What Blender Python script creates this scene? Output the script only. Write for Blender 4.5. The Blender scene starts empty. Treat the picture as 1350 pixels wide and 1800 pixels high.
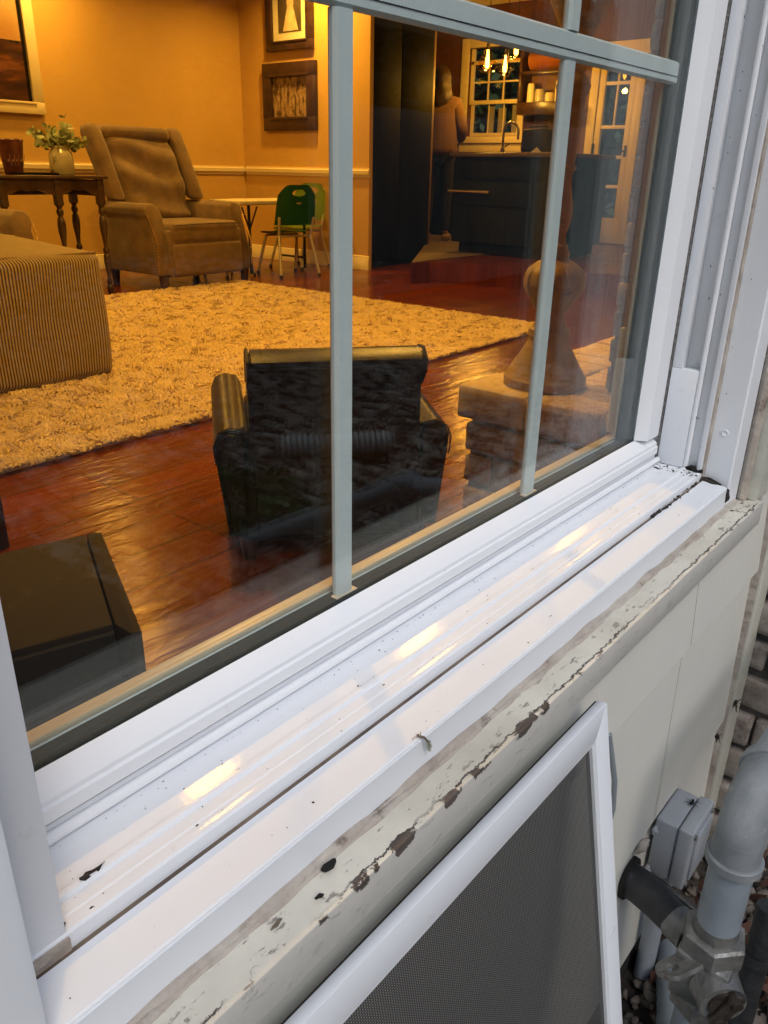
import bpy, bmesh, math, random
import numpy as np
from mathutils import Vector, Matrix, Euler, noise
random.seed(7); rng = np.random.default_rng(7)
R = math.radians; PI = math.pi
S = bpy.context.scene
COL = S.collection

# ------------------------------------------------------------------ camera
cam_d = bpy.data.cameras.new("camera"); cam = bpy.data.objects.new("camera", cam_d); COL.objects.link(cam)
yaw, pit, rol = R(50.74), R(23.28), R(1.145)
fw = Vector((math.sin(yaw)*math.cos(pit), math.cos(yaw)*math.cos(pit), -math.sin(pit)))
r0 = Vector((math.cos(yaw), -math.sin(yaw), 0)); u0 = r0.cross(fw)
rr = r0*math.cos(rol) + u0*math.sin(rol); uu = -r0*math.sin(rol) + u0*math.cos(rol)
M3 = Matrix((rr, uu, -fw)).transposed()
cam.matrix_world = Matrix.Translation((0, -.42, .93)) @ M3.to_4x4()
cam_d.sensor_fit = 'VERTICAL'; cam_d.sensor_height = 36; cam_d.lens = 1398.25/1800*36
cam_d.clip_start = .02; cam_d.clip_end = 500
S.camera = cam

# ------------------------------------------------------------------ world, sun, exposure
W = bpy.data.worlds.new("World"); S.world = W; W.use_nodes = True
nt = W.node_tree; nt.nodes.clear()
sky = nt.nodes.new('ShaderNodeTexSky'); sky.sky_type = 'NISHITA'; sky.sun_disc = False
sky.sun_elevation = R(32); sky.sun_rotation = R(200); sky.air_density = 1.0; sky.dust_density = 1.8; sky.ozone_density = 1.0
bg = nt.nodes.new('ShaderNodeBackground'); bg.inputs['Strength'].default_value = .15
wo = nt.nodes.new('ShaderNodeOutputWorld')
nt.links.new(sky.outputs[0], bg.inputs[0]); nt.links.new(bg.outputs[0], wo.inputs[0])
sd = bpy.data.lights.new("sun", 'SUN'); sd.energy = 1.0; sd.angle = R(25); sd.color = (1, .97, .93)
so = bpy.data.objects.new("sun", sd); COL.objects.link(so)
sun_dir = Vector((-.35, -.62, 1.0)).normalized()      # towards the sun: overcast, soft, from the garden side
so.rotation_euler = sun_dir.to_track_quat('Z', 'Y').to_euler()
S.view_settings.view_transform = 'Standard'; S.view_settings.look = 'None'
S.view_settings.exposure = 0.32; S.view_settings.gamma = 1
S.cycles.transparent_max_bounces = 24; S.cycles.max_bounces = 10; S.cycles.glossy_bounces = 6; S.cycles.diffuse_bounces = 4
S.cycles.use_denoising = True
S.cycles.sample_clamp_indirect = 6
S.cycles.caustics_reflective = True; S.cycles.caustics_refractive = False
WARM = (1.0, .475, .07)

# ------------------------------------------------------------------ materials
def newmat(name):
    m = bpy.data.materials.new(name); m.use_nodes = True
    return m, m.node_tree, m.node_tree.nodes['Principled BSDF']
def N(nt, t, **kw):
    n = nt.nodes.new(t)
    for k, v in kw.items():
        if k in n.inputs: n.inputs[k].default_value = v
        else: setattr(n, k, v)
    return n
def coords(nt, scale=(1, 1, 1), rot=(0, 0, 0)):
    tc = nt.nodes.new('ShaderNodeTexCoord'); mp = nt.nodes.new('ShaderNodeMapping')
    mp.inputs['Scale'].default_value = scale; mp.inputs['Rotation'].default_value = rot
    nt.links.new(tc.outputs['Object'], mp.inputs[0]); return mp.outputs[0]
def ramp(nt, fac, stops):
    r = nt.nodes.new('ShaderNodeValToRGB'); e = r.color_ramp.elements
    while len(e) < len(stops): e.new(.5)
    for el, (p, c) in zip(e, stops):
        el.position = p; el.color = (*c, 1) if len(c) == 3 else c
    nt.links.new(fac, r.inputs[0]); return r.outputs[0]
def mixc(nt, fac, a, b, mode='MIX'):
    m = nt.nodes.new('ShaderNodeMix'); m.data_type = 'RGBA'; m.blend_type = mode
    for sock, v in ((m.inputs['Factor'], fac), (m.inputs['A'], a), (m.inputs['B'], b)):
        pass
    def put(s, v):
        if hasattr(v, 'is_output'): nt.links.new(v, s)
        elif isinstance(v, (int, float)): s.default_value = v
        else: s.default_value = (*v, 1)
    put(m.inputs[0], fac); put(m.inputs[6], a); put(m.inputs[7], b)
    return m.outputs[2]
def math_(nt, op, a, b=None):
    m = nt.nodes.new('ShaderNodeMath'); m.operation = op
    for i, v in enumerate((a, b)):
        if v is None: continue
        if hasattr(v, 'is_output'): nt.links.new(v, m.inputs[i])
        else: m.inputs[i].default_value = v
    return m.outputs[0]
def pm(name, c1, c2=None, scale=8, rough=.5, bump=0, bscale=60, stretch=(1, 1, 1), metallic=0, spec=.5, coat=0,
       dirt=None, dscale=5, dlo=.6, dhi=.75, detail=5, rvar=0, sheen=0):
    m, nt, p = newmat(name); c2 = c2 or tuple(x*.8 for x in c1)
    co = coords(nt, stretch)
    n = N(nt, 'ShaderNodeTexNoise', Scale=scale, Detail=detail); nt.links.new(co, n.inputs['Vector'])
    c = ramp(nt, n.outputs['Fac'], [(.35, c1), (.68, c2)])
    if dirt:
        d = N(nt, 'ShaderNodeTexNoise', Scale=dscale, Detail=8, Roughness=.7); nt.links.new(co, d.inputs['Vector'])
        c = mixc(nt, ramp(nt, d.outputs['Fac'], [(dlo, (0, 0, 0)), (dhi, (1, 1, 1))]), c, dirt)
    nt.links.new(c, p.inputs['Base Color'])
    p.inputs['Metallic'].default_value = metallic; p.inputs['Specular IOR Level'].default_value = spec
    p.inputs['Coat Weight'].default_value = coat; p.inputs['Sheen Weight'].default_value = sheen
    p.inputs['Roughness'].default_value = rough
    if rvar:
        rn = N(nt, 'ShaderNodeTexNoise', Scale=scale*2.3, Detail=4); nt.links.new(co, rn.inputs['Vector'])
        mr = nt.nodes.new('ShaderNodeMapRange'); mr.inputs['To Min'].default_value = max(.02, rough-rvar); mr.inputs['To Max'].default_value = rough+rvar
        nt.links.new(rn.outputs['Fac'], mr.inputs[0]); nt.links.new(mr.outputs[0], p.inputs['Roughness'])
    if bump:
        b = N(nt, 'ShaderNodeTexNoise', Scale=bscale, Detail=6); nt.links.new(co, b.inputs['Vector'])
        bn = N(nt, 'ShaderNodeBump', Strength=bump, Distance=.01); nt.links.new(b.outputs['Fac'], bn.inputs['Height'])
        nt.links.new(bn.outputs[0], p.inputs['Normal'])
    return m
def emis(name, col, s):
    m, nt, p = newmat(name); p.inputs['Base Color'].default_value = (*col, 1)
    p.inputs['Emission Color'].default_value = (*col, 1); p.inputs['Emission Strength'].default_value = s; return m

vinyl = pm('white_vinyl', (.765, .795, .84), (.72, .75, .795), 3, .075, .02, 300, spec=.055, dirt=(.50, .48, .44), dscale=30, dlo=.64, dhi=.86, rvar=.012)
vinyl_worn = pm('white_vinyl_grimy', (.72, .74, .77), (.62, .635, .65), 5, .35, .06, 200, dirt=(.22, .20, .18), dscale=30, dlo=.64, dhi=.74)
alu_cap = pm('white_coil', (.75, .785, .83), (.70, .735, .78), 2, .34, .05, 40, spec=.18, dirt=(.55, .53, .48), dscale=40, dlo=.70, dhi=.8, rvar=.05)
sealant = pm('brown_sealant', (.20, .145, .10), (.09, .065, .05), 30, .6, .5, 60)
caulk = pm('caulk', (.46, .42, .37), (.32, .27, .23), 25, .6, .7, 45, dirt=(.14, .10, .08), dscale=35, dlo=.58, dhi=.7)
spacer = pm('spacer', (.028, .034, .033), None, 10, .85, spec=.1)
pile = pm('pile', (.16, .15, .14), (.34, .33, .32), 300, .9, .6, 400)
muntin_m = pm('muntin_paint', (.50, .55, .57), (.46, .51, .53), 4, .4)
warm_tinted_vinyl = pm('warm_tinted_vinyl', (.60, .50, .38), (.50, .41, .30), 6, .35)  # white vinyl with the warm room light put into its colour
siding_m = pm('siding_paint', (.70, .69, .63), (.62, .615, .56), 2.2, .6, .12, 25, dirt=(.33, .31, .28), dscale=6, dlo=.62, dhi=.82)
trim_m = pm('trim_paint', (.64, .64, .56), (.54, .54, .47), 5, .55, .25, 40, dirt=(.25, .22, .18), dscale=30, dlo=.66, dhi=.74)
joint_m = pm('joint', (.46, .45, .41), None, 30, .7)
dark_m = pm('dark_soil_wood', (.035, .03, .026), (.015, .012, .01), 20, .9, .5, 40)
gal_m = pm('painted_pipe', (.27, .31, .35), (.21, .245, .28), 14, .42, .15, 60, dirt=(.36, .34, .30), dscale=26, dlo=.60, dhi=.70, metallic=.0)
fit_m = pm('elbow_iron', (.25, .27, .285), (.17, .19, .205), 22, .65, .12, 200, dirt=(.36, .35, .31), dscale=34, dlo=.60, dhi=.68, metallic=.0)
steel_m = pm('valve_metal', (.25, .25, .24), (.13, .13, .125), 30, .45, .3, 110, metallic=.45, dirt=(.10, .085, .07), dscale=28, dlo=.58, dhi=.68)
brass_dk = pm('dark_bronze', (.10, .085, .07), (.05, .04, .035), 30, .4, .3, 60, metallic=.6)
black_rub = pm('black_rubber', (.018, .019, .021), (.035, .035, .036), 25, .5, .4, 60, dirt=(.16, .14, .12), dscale=24, dlo=.66, dhi=.72)
pvc_box = pm('grey_pvc', (.36, .39, .43), (.31, .335, .37), 8, .42, .08, 150, dirt=(.32, .31, .29), dscale=20, dlo=.68, dhi=.8)
pvc_dark = pm('dark_grey_pvc', (.26, .30, .33), (.20, .23, .26), 8, .4)
corr_m = pm('corrugated_plastic', (.55, .55, .54), (.48, .48, .47), 8, .5)
wall_m = pm('mustard_paint', (.60, .385, .12), (.56, .355, .105), 2, .6, .12, 180)
cream_m = pm('cream_trim', (.80, .70, .46), (.76, .66, .43), 5, .4)
ceil_m = pm('ceiling_paint', (.66, .58, .44), None, 4, .8)
dark_wood = pm('dark_turned_wood', (.075, .042, .026), (.04, .022, .015), 9, .32, .1, 30, stretch=(1, 1, .3))
mahog = pm('frame_wood', (.055, .026, .018), (.025, .012, .010), 14, .3, .1, 30)
candle_m = pm('candlestick_wood', (.36, .25, .15), (.24, .16, .10), 11, .5, .35, 26, stretch=(1, 1, 2), dirt=(.10, .06, .04), dscale=9, dlo=.58, dhi=.7)
suede = pm('brown_suede', (.185, .112, .060), (.115, .068, .036), 9, .85, .25, 60, sheen=.3)
leather_m = pm('black_leather', (.012, .010, .008), (.022, .016, .011), 16, .34, .06, 190, spec=.26, rvar=.06)
green_dk = pm('dark_green_plastic', (.018, .13, .045), (.014, .10, .035), 5, .35)
green_lt = pm('lime_green_plastic', (.23, .36, .02), (.20, .32, .02), 5, .35)
table_m = pm('cream_plastic', (.70, .62, .45), None, 6, .4)
metal_bk = pm('black_metal', (.02, .02, .02), (.03, .03, .03), 10, .4, metallic=.4)
metal_cr = pm('cream_metal', (.55, .48, .36), None, 10, .35, metallic=.2)
brass_m = pm('brass', (.75, .50, .20), None, 30, .3, metallic=.9)
ceramic = pm('stoneware_glaze', (.42, .38, .28), (.34, .30, .21), 6, .25, .1, 20)
leaf_m = pm('sage_leaf', (.20, .26, .13), (.34, .38, .22), 18, .6)
kit_black = pm('black_cabinet', (.010, .009, .009), (.008, .007, .006), 3, .6, 0, 40, spec=.04)
island_m = pm('dark_island_paint', (.010, .011, .010), (.006, .007, .006), 4, .8, .15, 12, spec=.12)
stone_top = pm('stone_counter', (.16, .12, .09), (.07, .055, .045), 60, .25)
nickel = pm('nickel', (.50, .46, .40), None, 20, .25, metallic=.95)
kit_wall = pm('kitchen_brown_paint', (.13, .05, .025), (.10, .04, .02), 3, .6)
tile_m = pm('tan_tile', (.15, .11, .07), (.11, .08, .05), 5, .45)
skin_m = pm('skin', (.50, .33, .24), (.46, .30, .22), 20, .5)
sweater_m = pm('brown_knit', (.13, .068, .038), (.085, .045, .026), 40, .95, .5, 90, stretch=(1, 1, 3))
pants_m = pm('dark_denim', (.006, .007, .009), None, 30, .9)
hair_m = pm('auburn_hair', (.020, .006, .003), (.010, .003, .002), 30, .5, .4, 60, stretch=(4, 4, .5))
paper_m = pm('paper', (.72, .66, .5), None, 10, .8)
fruitred = pm('maroon_glaze', (.09, .02, .018), (.17, .06, .04), 22, .4, .2, 30)
switch_m = pm('ivory_switch', (.72, .66, .48), None, 10, .4)
hole_m = pm('hole_black', (.008, .007, .006), None, 10, .95)
wing_m = pm('insect_brown', (.16, .13, .09), (.08, .06, .04), 60, .5)
speaker_top = pm('dark_brown_laminate', (.022, .014, .009), (.016, .010, .007), 5, .7, .05, 60, spec=.2, dirt=(.12, .09, .07), dscale=9, dlo=.6, dhi=.8)
grille_m = pm('black_cloth', (.008, .008, .009), None, 60, .95)
candle_wax = pm('ivory_wax', (.70, .60, .42), None, 8, .5)

# glass: every face reflects by its own angle (Schlick) and lets the rest straight through
def glass_mat(name, tint=(.965, .985, .975), boost=1.0):
    m = bpy.data.materials.new(name); m.use_nodes = True; nt = m.node_tree; nt.nodes.clear()
    g = N(nt, 'ShaderNodeNewGeometry'); dot = N(nt, 'ShaderNodeVectorMath', operation='DOT_PRODUCT')
    nt.links.new(g.outputs['Incoming'], dot.inputs[0]); nt.links.new(g.outputs['Normal'], dot.inputs[1])
    c = math_(nt, 'ABSOLUTE', dot.outputs['Value']); k = math_(nt, 'SUBTRACT', 1.0, c)
    f = math_(nt, 'ADD', math_(nt, 'MULTIPLY', math_(nt, 'POWER', k, 5.0), .96*boost), .042*boost)
    t = N(nt, 'ShaderNodeBsdfTransparent'); t.inputs[0].default_value = (*tint, 1)
    gl = N(nt, 'ShaderNodeBsdfGlossy', Roughness=0.0); gl.inputs['Color'].default_value = (.95, 1, 1, 1)
    mx = nt.nodes.new('ShaderNodeMixShader'); o = nt.nodes.new('ShaderNodeOutputMaterial')
    nt.links.new(f, mx.inputs[0]); nt.links.new(t.outputs[0], mx.inputs[1]); nt.links.new(gl.outputs[0], mx.inputs[2])
    nt.links.new(mx.outputs[0], o.inputs[0]); return m
glass_m = glass_mat('window_glass', boost=.72); glass_thin = glass_mat('thin_glass', (.95, .94, .9))
glass_amber = glass_mat('amber_glass', (.98, .80, .45))

def floor_mat():
    m, nt, p = newmat('mahogany_boards'); co = coords(nt)
    br = N(nt, 'ShaderNodeTexBrick', Scale=1.0); br.inputs['Brick Width'].default_value = 1.25; br.inputs['Row Height'].default_value = .156
    br.inputs['Mortar Size'].default_value = .0045; br.inputs['Mortar Smooth'].default_value = .3; br.offset = .37; br.offset_frequency = 3
    br.inputs['Color1'].default_value = (.115, .017, .006, 1); br.inputs['Color2'].default_value = (.034, .007, .004, 1); br.inputs['Mortar'].default_value = (.03, .008, .004, 1)
    nt.links.new(co, br.inputs['Vector'])
    co2 = coords(nt, (1.6, 22, 1)); n = N(nt, 'ShaderNodeTexNoise', Scale=2, Detail=8, Distortion=.8); nt.links.new(co2, n.inputs['Vector'])
    c = mixc(nt, ramp(nt, n.outputs['Fac'], [(.3, (0, 0, 0)), (.75, (.65, .65, .65))]), br.outputs['Color'], (.17, .042, .012))
    nt.links.new(c, p.inputs['Base Color'])
    rn = N(nt, 'ShaderNodeTexNoise', Scale=5, Detail=4); nt.links.new(co, rn.inputs['Vector'])
    mr = nt.nodes.new('ShaderNodeMapRange'); mr.inputs['To Min'].default_value = .14; mr.inputs['To Max'].default_value = .30
    nt.links.new(rn.outputs['Fac'], mr.inputs[0]); nt.links.new(mr.outputs[0], p.inputs['Roughness'])
    co3 = coords(nt, (3.2, 13, 1), (0, 0, R(9))); s = N(nt, 'ShaderNodeTexNoise', Scale=1.3, Detail=2, Distortion=1.2); nt.links.new(co3, s.inputs['Vector'])
    h = math_(nt, 'SUBTRACT', s.outputs['Fac'], math_(nt, 'MULTIPLY', br.outputs['Fac'], 2.4))
    b = N(nt, 'ShaderNodeBump', Strength=.42, Distance=.008); nt.links.new(h, b.inputs['Height']); nt.links.new(b.outputs[0], p.inputs['Normal'])
    p.inputs['Specular IOR Level'].default_value = .20; p.inputs['Specular Tint'].default_value = (1, .62, .38, 1)
    return m
floor_m = floor_mat()

def cord_mat():
    m, nt, p = newmat('corduroy'); tc = nt.nodes.new('ShaderNodeTexCoord'); sep = nt.nodes.new('ShaderNodeSeparateXYZ')
    nt.links.new(tc.outputs['Object'], sep.inputs[0])
    s = math_(nt, 'SINE', math_(nt, 'MULTIPLY', math_(nt, 'ADD', sep.outputs[0], sep.outputs[1]), 2*PI/.0135))
    f = math_(nt, 'ADD', math_(nt, 'MULTIPLY', s, .5), .5)
    n = N(nt, 'ShaderNodeTexNoise', Scale=9, Detail=4); nt.links.new(tc.outputs['Object'], n.inputs['Vector'])
    base = mixc(nt, n.outputs['Fac'], (.40, .31, .18), (.30, .225, .13))
    c = mixc(nt, ramp(nt, f, [(.25, (1, 1, 1)), (.6, (0, 0, 0))]), base, (.075, .045, .025))
    nt.links.new(c, p.inputs['Base Color']); p.inputs['Roughness'].default_value = .9
    b = N(nt, 'ShaderNodeBump', Strength=.7, Distance=.003); nt.links.new(f, b.inputs['Height']); nt.links.new(b.outputs[0], p.inputs['Normal'])
    return m
cord_m = cord_mat()

def peel_mat():
    """old oil paint on a timber sill: flaked to grey-brown wood along the front arris and at the back, with hairline cracks"""
    m, nt, p = newmat('peeling_paint'); tc = nt.nodes.new('ShaderNodeTexCoord'); O = tc.outputs['Object']
    wn = N(nt, 'ShaderNodeTexNoise', Scale=95, Detail=8, Roughness=.75); nt.links.new(O, wn.inputs['Vector'])
    wv = N(nt, 'ShaderNodeVectorMath', operation='MULTIPLY_ADD'); nt.links.new(wn.outputs['Color'], wv.inputs[0])
    wv.inputs[1].default_value = (.030, .016, .016); nt.links.new(O, wv.inputs[2])
    P_ = wv.outputs[0]; sep = nt.nodes.new('ShaderNodeSeparateXYZ'); nt.links.new(P_, sep.inputs[0])
    sw = nt.nodes.new('ShaderNodeSeparateXYZ'); nt.links.new(O, sw.inputs[0])
    off = (.015, .008, .008)
    base_n = N(nt, 'ShaderNodeTexNoise', Scale=14, Detail=6); nt.links.new(O, base_n.inputs['Vector'])
    paint = ramp(nt, base_n.outputs['Fac'], [(.3, (.68, .655, .565)), (.7, (.56, .54, .47))])
    # fine craze
    vo = N(nt, 'ShaderNodeTexVoronoi', feature='DISTANCE_TO_EDGE', Scale=110); nt.links.new(P_, vo.inputs['Vector'])
    cn = N(nt, 'ShaderNodeTexNoise', Scale=9, Detail=3); nt.links.new(O, cn.inputs['Vector'])
    cz = math_(nt, 'MULTIPLY', math_(nt, 'LESS_THAN', vo.outputs['Distance'], .028), ramp(nt, cn.outputs['Fac'], [(.46, (0, 0, 0)), (.60, (1, 1, 1))]))
    paint = mixc(nt, math_(nt, 'MULTIPLY', cz, .10), paint, (.25, .22, .18))
    # long crack along the front arris
    cr = math_(nt, 'ABSOLUTE', math_(nt, 'SUBTRACT', sep.outputs[1], -.1580+off[1]))
    gate = N(nt, 'ShaderNodeTexNoise', Scale=6, Detail=2); nt.links.new(O, gate.inputs['Vector'])
    crk = math_(nt, 'MULTIPLY', math_(nt, 'LESS_THAN', cr, .00085), ramp(nt, gate.outputs['Fac'], [(.40, (0, 0, 0)), (.44, (1, 1, 1))]))
    # flaked patches at the arris
    bare = None
    for (x, r_) in ((.262, .004), (.300, .0075), (.314, .004), (.345, .0105), (.405, .0085), (.441, .0070), (.452, .004), (.515, .0115), (.533, .005), (.552, .0075), (.62, .003)):
        v = N(nt, 'ShaderNodeVectorMath', operation='SUBTRACT'); nt.links.new(P_, v.inputs[0]); v.inputs[1].default_value = (x+off[0], -.1615+off[1], .486+off[2])
        sc = N(nt, 'ShaderNodeVectorMath', operation='MULTIPLY'); nt.links.new(v.outputs[0], sc.inputs[0]); sc.inputs[1].default_value = (.55, 1.25, 1.25)
        ln = N(nt, 'ShaderNodeVectorMath', operation='LENGTH'); nt.links.new(sc.outputs[0], ln.inputs[0])
        t = math_(nt, 'LESS_THAN', ln.outputs['Value'], r_*.72)
        bare = t if bare is None else math_(nt, 'MAXIMUM', bare, t)
    # worn strip at the back, ragged
    big = N(nt, 'ShaderNodeTexNoise', Scale=16, Detail=7, Roughness=.7); nt.links.new(O, big.inputs['Vector'])
    back = math_(nt, 'GREATER_THAN', math_(nt, 'ADD', sw.outputs[1], math_(nt, 'MULTIPLY', math_(nt, 'SUBTRACT', big.outputs['Fac'], .5), .020)), -.1298)
    fl = N(nt, 'ShaderNodeTexNoise', Scale=1, Detail=9, Roughness=.8); nt.links.new(coords(nt, (42, 110, 110)), fl.inputs['Vector'])
    chips = math_(nt, 'GREATER_THAN', fl.outputs['Fac'], .595)
    paint = mixc(nt, chips, paint, (.30, .265, .225))
    st = N(nt, 'ShaderNodeTexNoise', Scale=7, Detail=5); nt.links.new(O, st.inputs['Vector'])
    paint = mixc(nt, ramp(nt, st.outputs['Fac'], [(.5, (0, 0, 0)), (.75, (.55, .55, .55))]), paint, (.42, .38, .30))
    col = mixc(nt, back, paint, (.34, .30, .25))
    wood_n = N(nt, 'ShaderNodeTexNoise', Scale=1, Detail=6); nt.links.new(coords(nt, (12, 220, 220)), wood_n.inputs['Vector'])
    wood = ramp(nt, wood_n.outputs['Fac'], [(.3, (.045, .035, .03)), (.7, (.13, .105, .09))])
    allb = math_(nt, 'MINIMUM', math_(nt, 'ADD', bare, crk), 1.0)
    col = mixc(nt, allb, col, wood)
    # specks of dirt
    sp = N(nt, 'ShaderNodeTexNoise', Scale=90, Detail=3); nt.links.new(O, sp.inputs['Vector'])
    far = N(nt, 'ShaderNodeMapRange'); far.inputs['From Min'].default_value = .8; far.inputs['From Max'].default_value = 1.15; far.inputs['To Min'].default_value = .80; far.inputs['To Max'].default_value = .63
    nt.links.new(sw.outputs[0], far.inputs[0])
    col = mixc(nt, math_(nt, 'GREATER_THAN', sp.outputs['Fac'], far.outputs[0]), col, (.10, .085, .07))
    # front face of the board: greyer, brushed
    face = math_(nt, 'LESS_THAN', sw.outputs[1], -.1622)
    col = mixc(nt, math_(nt, 'MULTIPLY', face, math_(nt, 'SUBTRACT', 1.0, allb)), col, (.52, .51, .47))
    nt.links.new(col, p.inputs['Base Color']); p.inputs['Roughness'].default_value = .6
    hn = N(nt, 'ShaderNodeTexNoise', Scale=45, Detail=8, Roughness=.7); nt.links.new(O, hn.inputs['Vector'])
    h = math_(nt, 'SUBTRACT', math_(nt, 'MULTIPLY', hn.outputs['Fac'], .5), math_(nt, 'ADD', allb, math_(nt, 'MULTIPLY', math_(nt, 'MAXIMUM', chips, back), .5)))
    b = N(nt, 'ShaderNodeBump', Strength=.8, Distance=.0022); nt.links.new(h, b.inputs['Height']); nt.links.new(b.outputs[0], p.inputs['Normal'])
    return m
peel_m = peel_mat()

def screen_mat():
    m = bpy.data.materials.new('insect_mesh'); m.use_nodes = True; nt = m.node_tree; nt.nodes.clear()
    tc = nt.nodes.new('ShaderNodeTexCoord'); sep = nt.nodes.new('ShaderNodeSeparateXYZ'); nt.links.new(tc.outputs['Object'], sep.inputs[0])
    k = 2*PI/.0024
    a = math_(nt, 'ABSOLUTE', math_(nt, 'SINE', math_(nt, 'MULTIPLY', sep.outputs[0], k/2))); b = math_(nt, 'ABSOLUTE', math_(nt, 'SINE', math_(nt, 'MULTIPLY', sep.outputs[2], k/2)))
    hole = math_(nt, 'GREATER_THAN', math_(nt, 'MINIMUM', a, b), .50)
    bs = N(nt, 'ShaderNodeBsdfPrincipled', Roughness=.45); bs.inputs['Base Color'].default_value = (.085, .085, .083, 1)
    t = N(nt, 'ShaderNodeBsdfTransparent'); mx = nt.nodes.new('ShaderNodeMixShader'); o = nt.nodes.new('ShaderNodeOutputMaterial')
    nt.links.new(math_(nt, 'MULTIPLY', hole, .95), mx.inputs[0]); nt.links.new(bs.outputs[0], mx.inputs[1]); nt.links.new(t.outputs[0], mx.inputs[2]); nt.links.new(mx.outputs[0], o.inputs[0])
    return m
screen_m = screen_mat()

def brick_mat(name, a, b, top=(.42, .33, .24)):
    m, nt, p = newmat(name); tc = nt.nodes.new('ShaderNodeTexCoord'); O = tc.outputs['Object']
    at = N(nt, 'ShaderNodeAttribute', attribute_name='tone'); n = N(nt, 'ShaderNodeTexNoise', Scale=42, Detail=8, Roughness=.75); nt.links.new(O, n.inputs['Vector'])
    c0 = mixc(nt, at.outputs['Fac'], a, b)
    c = mixc(nt, ramp(nt, n.outputs['Fac'], [(.42, (0, 0, 0)), (.58, (.9, .9, .9))]), c0, top)
    c = mixc(nt, ramp(nt, n.outputs['Fac'], [(.30, (.7, .7, .7)), (.38, (0, 0, 0))]), c, (.08, .055, .04))
    nt.links.new(c, p.inputs['Base Color']); p.inputs['Roughness'].default_value = .85
    h = N(nt, 'ShaderNodeTexNoise', Scale=38, Detail=9, Roughness=.7); nt.links.new(O, h.inputs['Vector'])
    bn = N(nt, 'ShaderNodeBump', Strength=.7, Distance=.005); nt.links.new(h.outputs['Fac'], bn.inputs['Height']); nt.links.new(bn.outputs[0], p.inputs['Normal'])
    return m
brick_in = brick_mat('hearth_brick', (.40, .24, .15), (.55, .42, .29), (.62, .52, .36)); brick_out = brick_mat('rustic_brick', (.15, .115, .10), (.24, .20, .17), (.30, .27, .24))
mortar_m = pm('mortar', (.10, .09, .08), (.05, .045, .04), 20, .9, .5, 40)
mortar_in = pm('hearth_mortar', (.34, .29, .23), (.22, .18, .14), 20, .9, .5, 40)
rug_m = pm('shag_wool', (.64, .49, .26), (.54, .40, .20), 5, .95, sheen=.2)
ground_m = pm('damp_soil', (.055, .045, .036), (.028, .022, .018), 7, .95, .8, 30, detail=8)
def stone_mat():
    m, nt, p = newmat('pebble'); at = N(nt, 'ShaderNodeAttribute', attribute_name='tone')
    c = ramp(nt, at.outputs['Fac'], [(0, (.10, .08, .065)), (.35, (.22, .19, .16)), (.7, (.36, .33, .29)), (1, (.50, .47, .42))])
    tc = nt.nodes.new('ShaderNodeTexCoord'); n = N(nt, 'ShaderNodeTexNoise', Scale=60, Detail=5); nt.links.new(tc.outputs['Object'], n.inputs['Vector'])
    c = mixc(nt, math_(nt, 'MULTIPLY', n.outputs['Fac'], .6), c, (.16, .13, .10)); nt.links.new(c, p.inputs['Base Color']); p.inputs['Roughness'].default_value = .75
    return m
stone_m = stone_mat()
hedge_m = pm('hedge_leaf', (.030, .060, .020), (.060, .10, .035), 2, .6)

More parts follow.
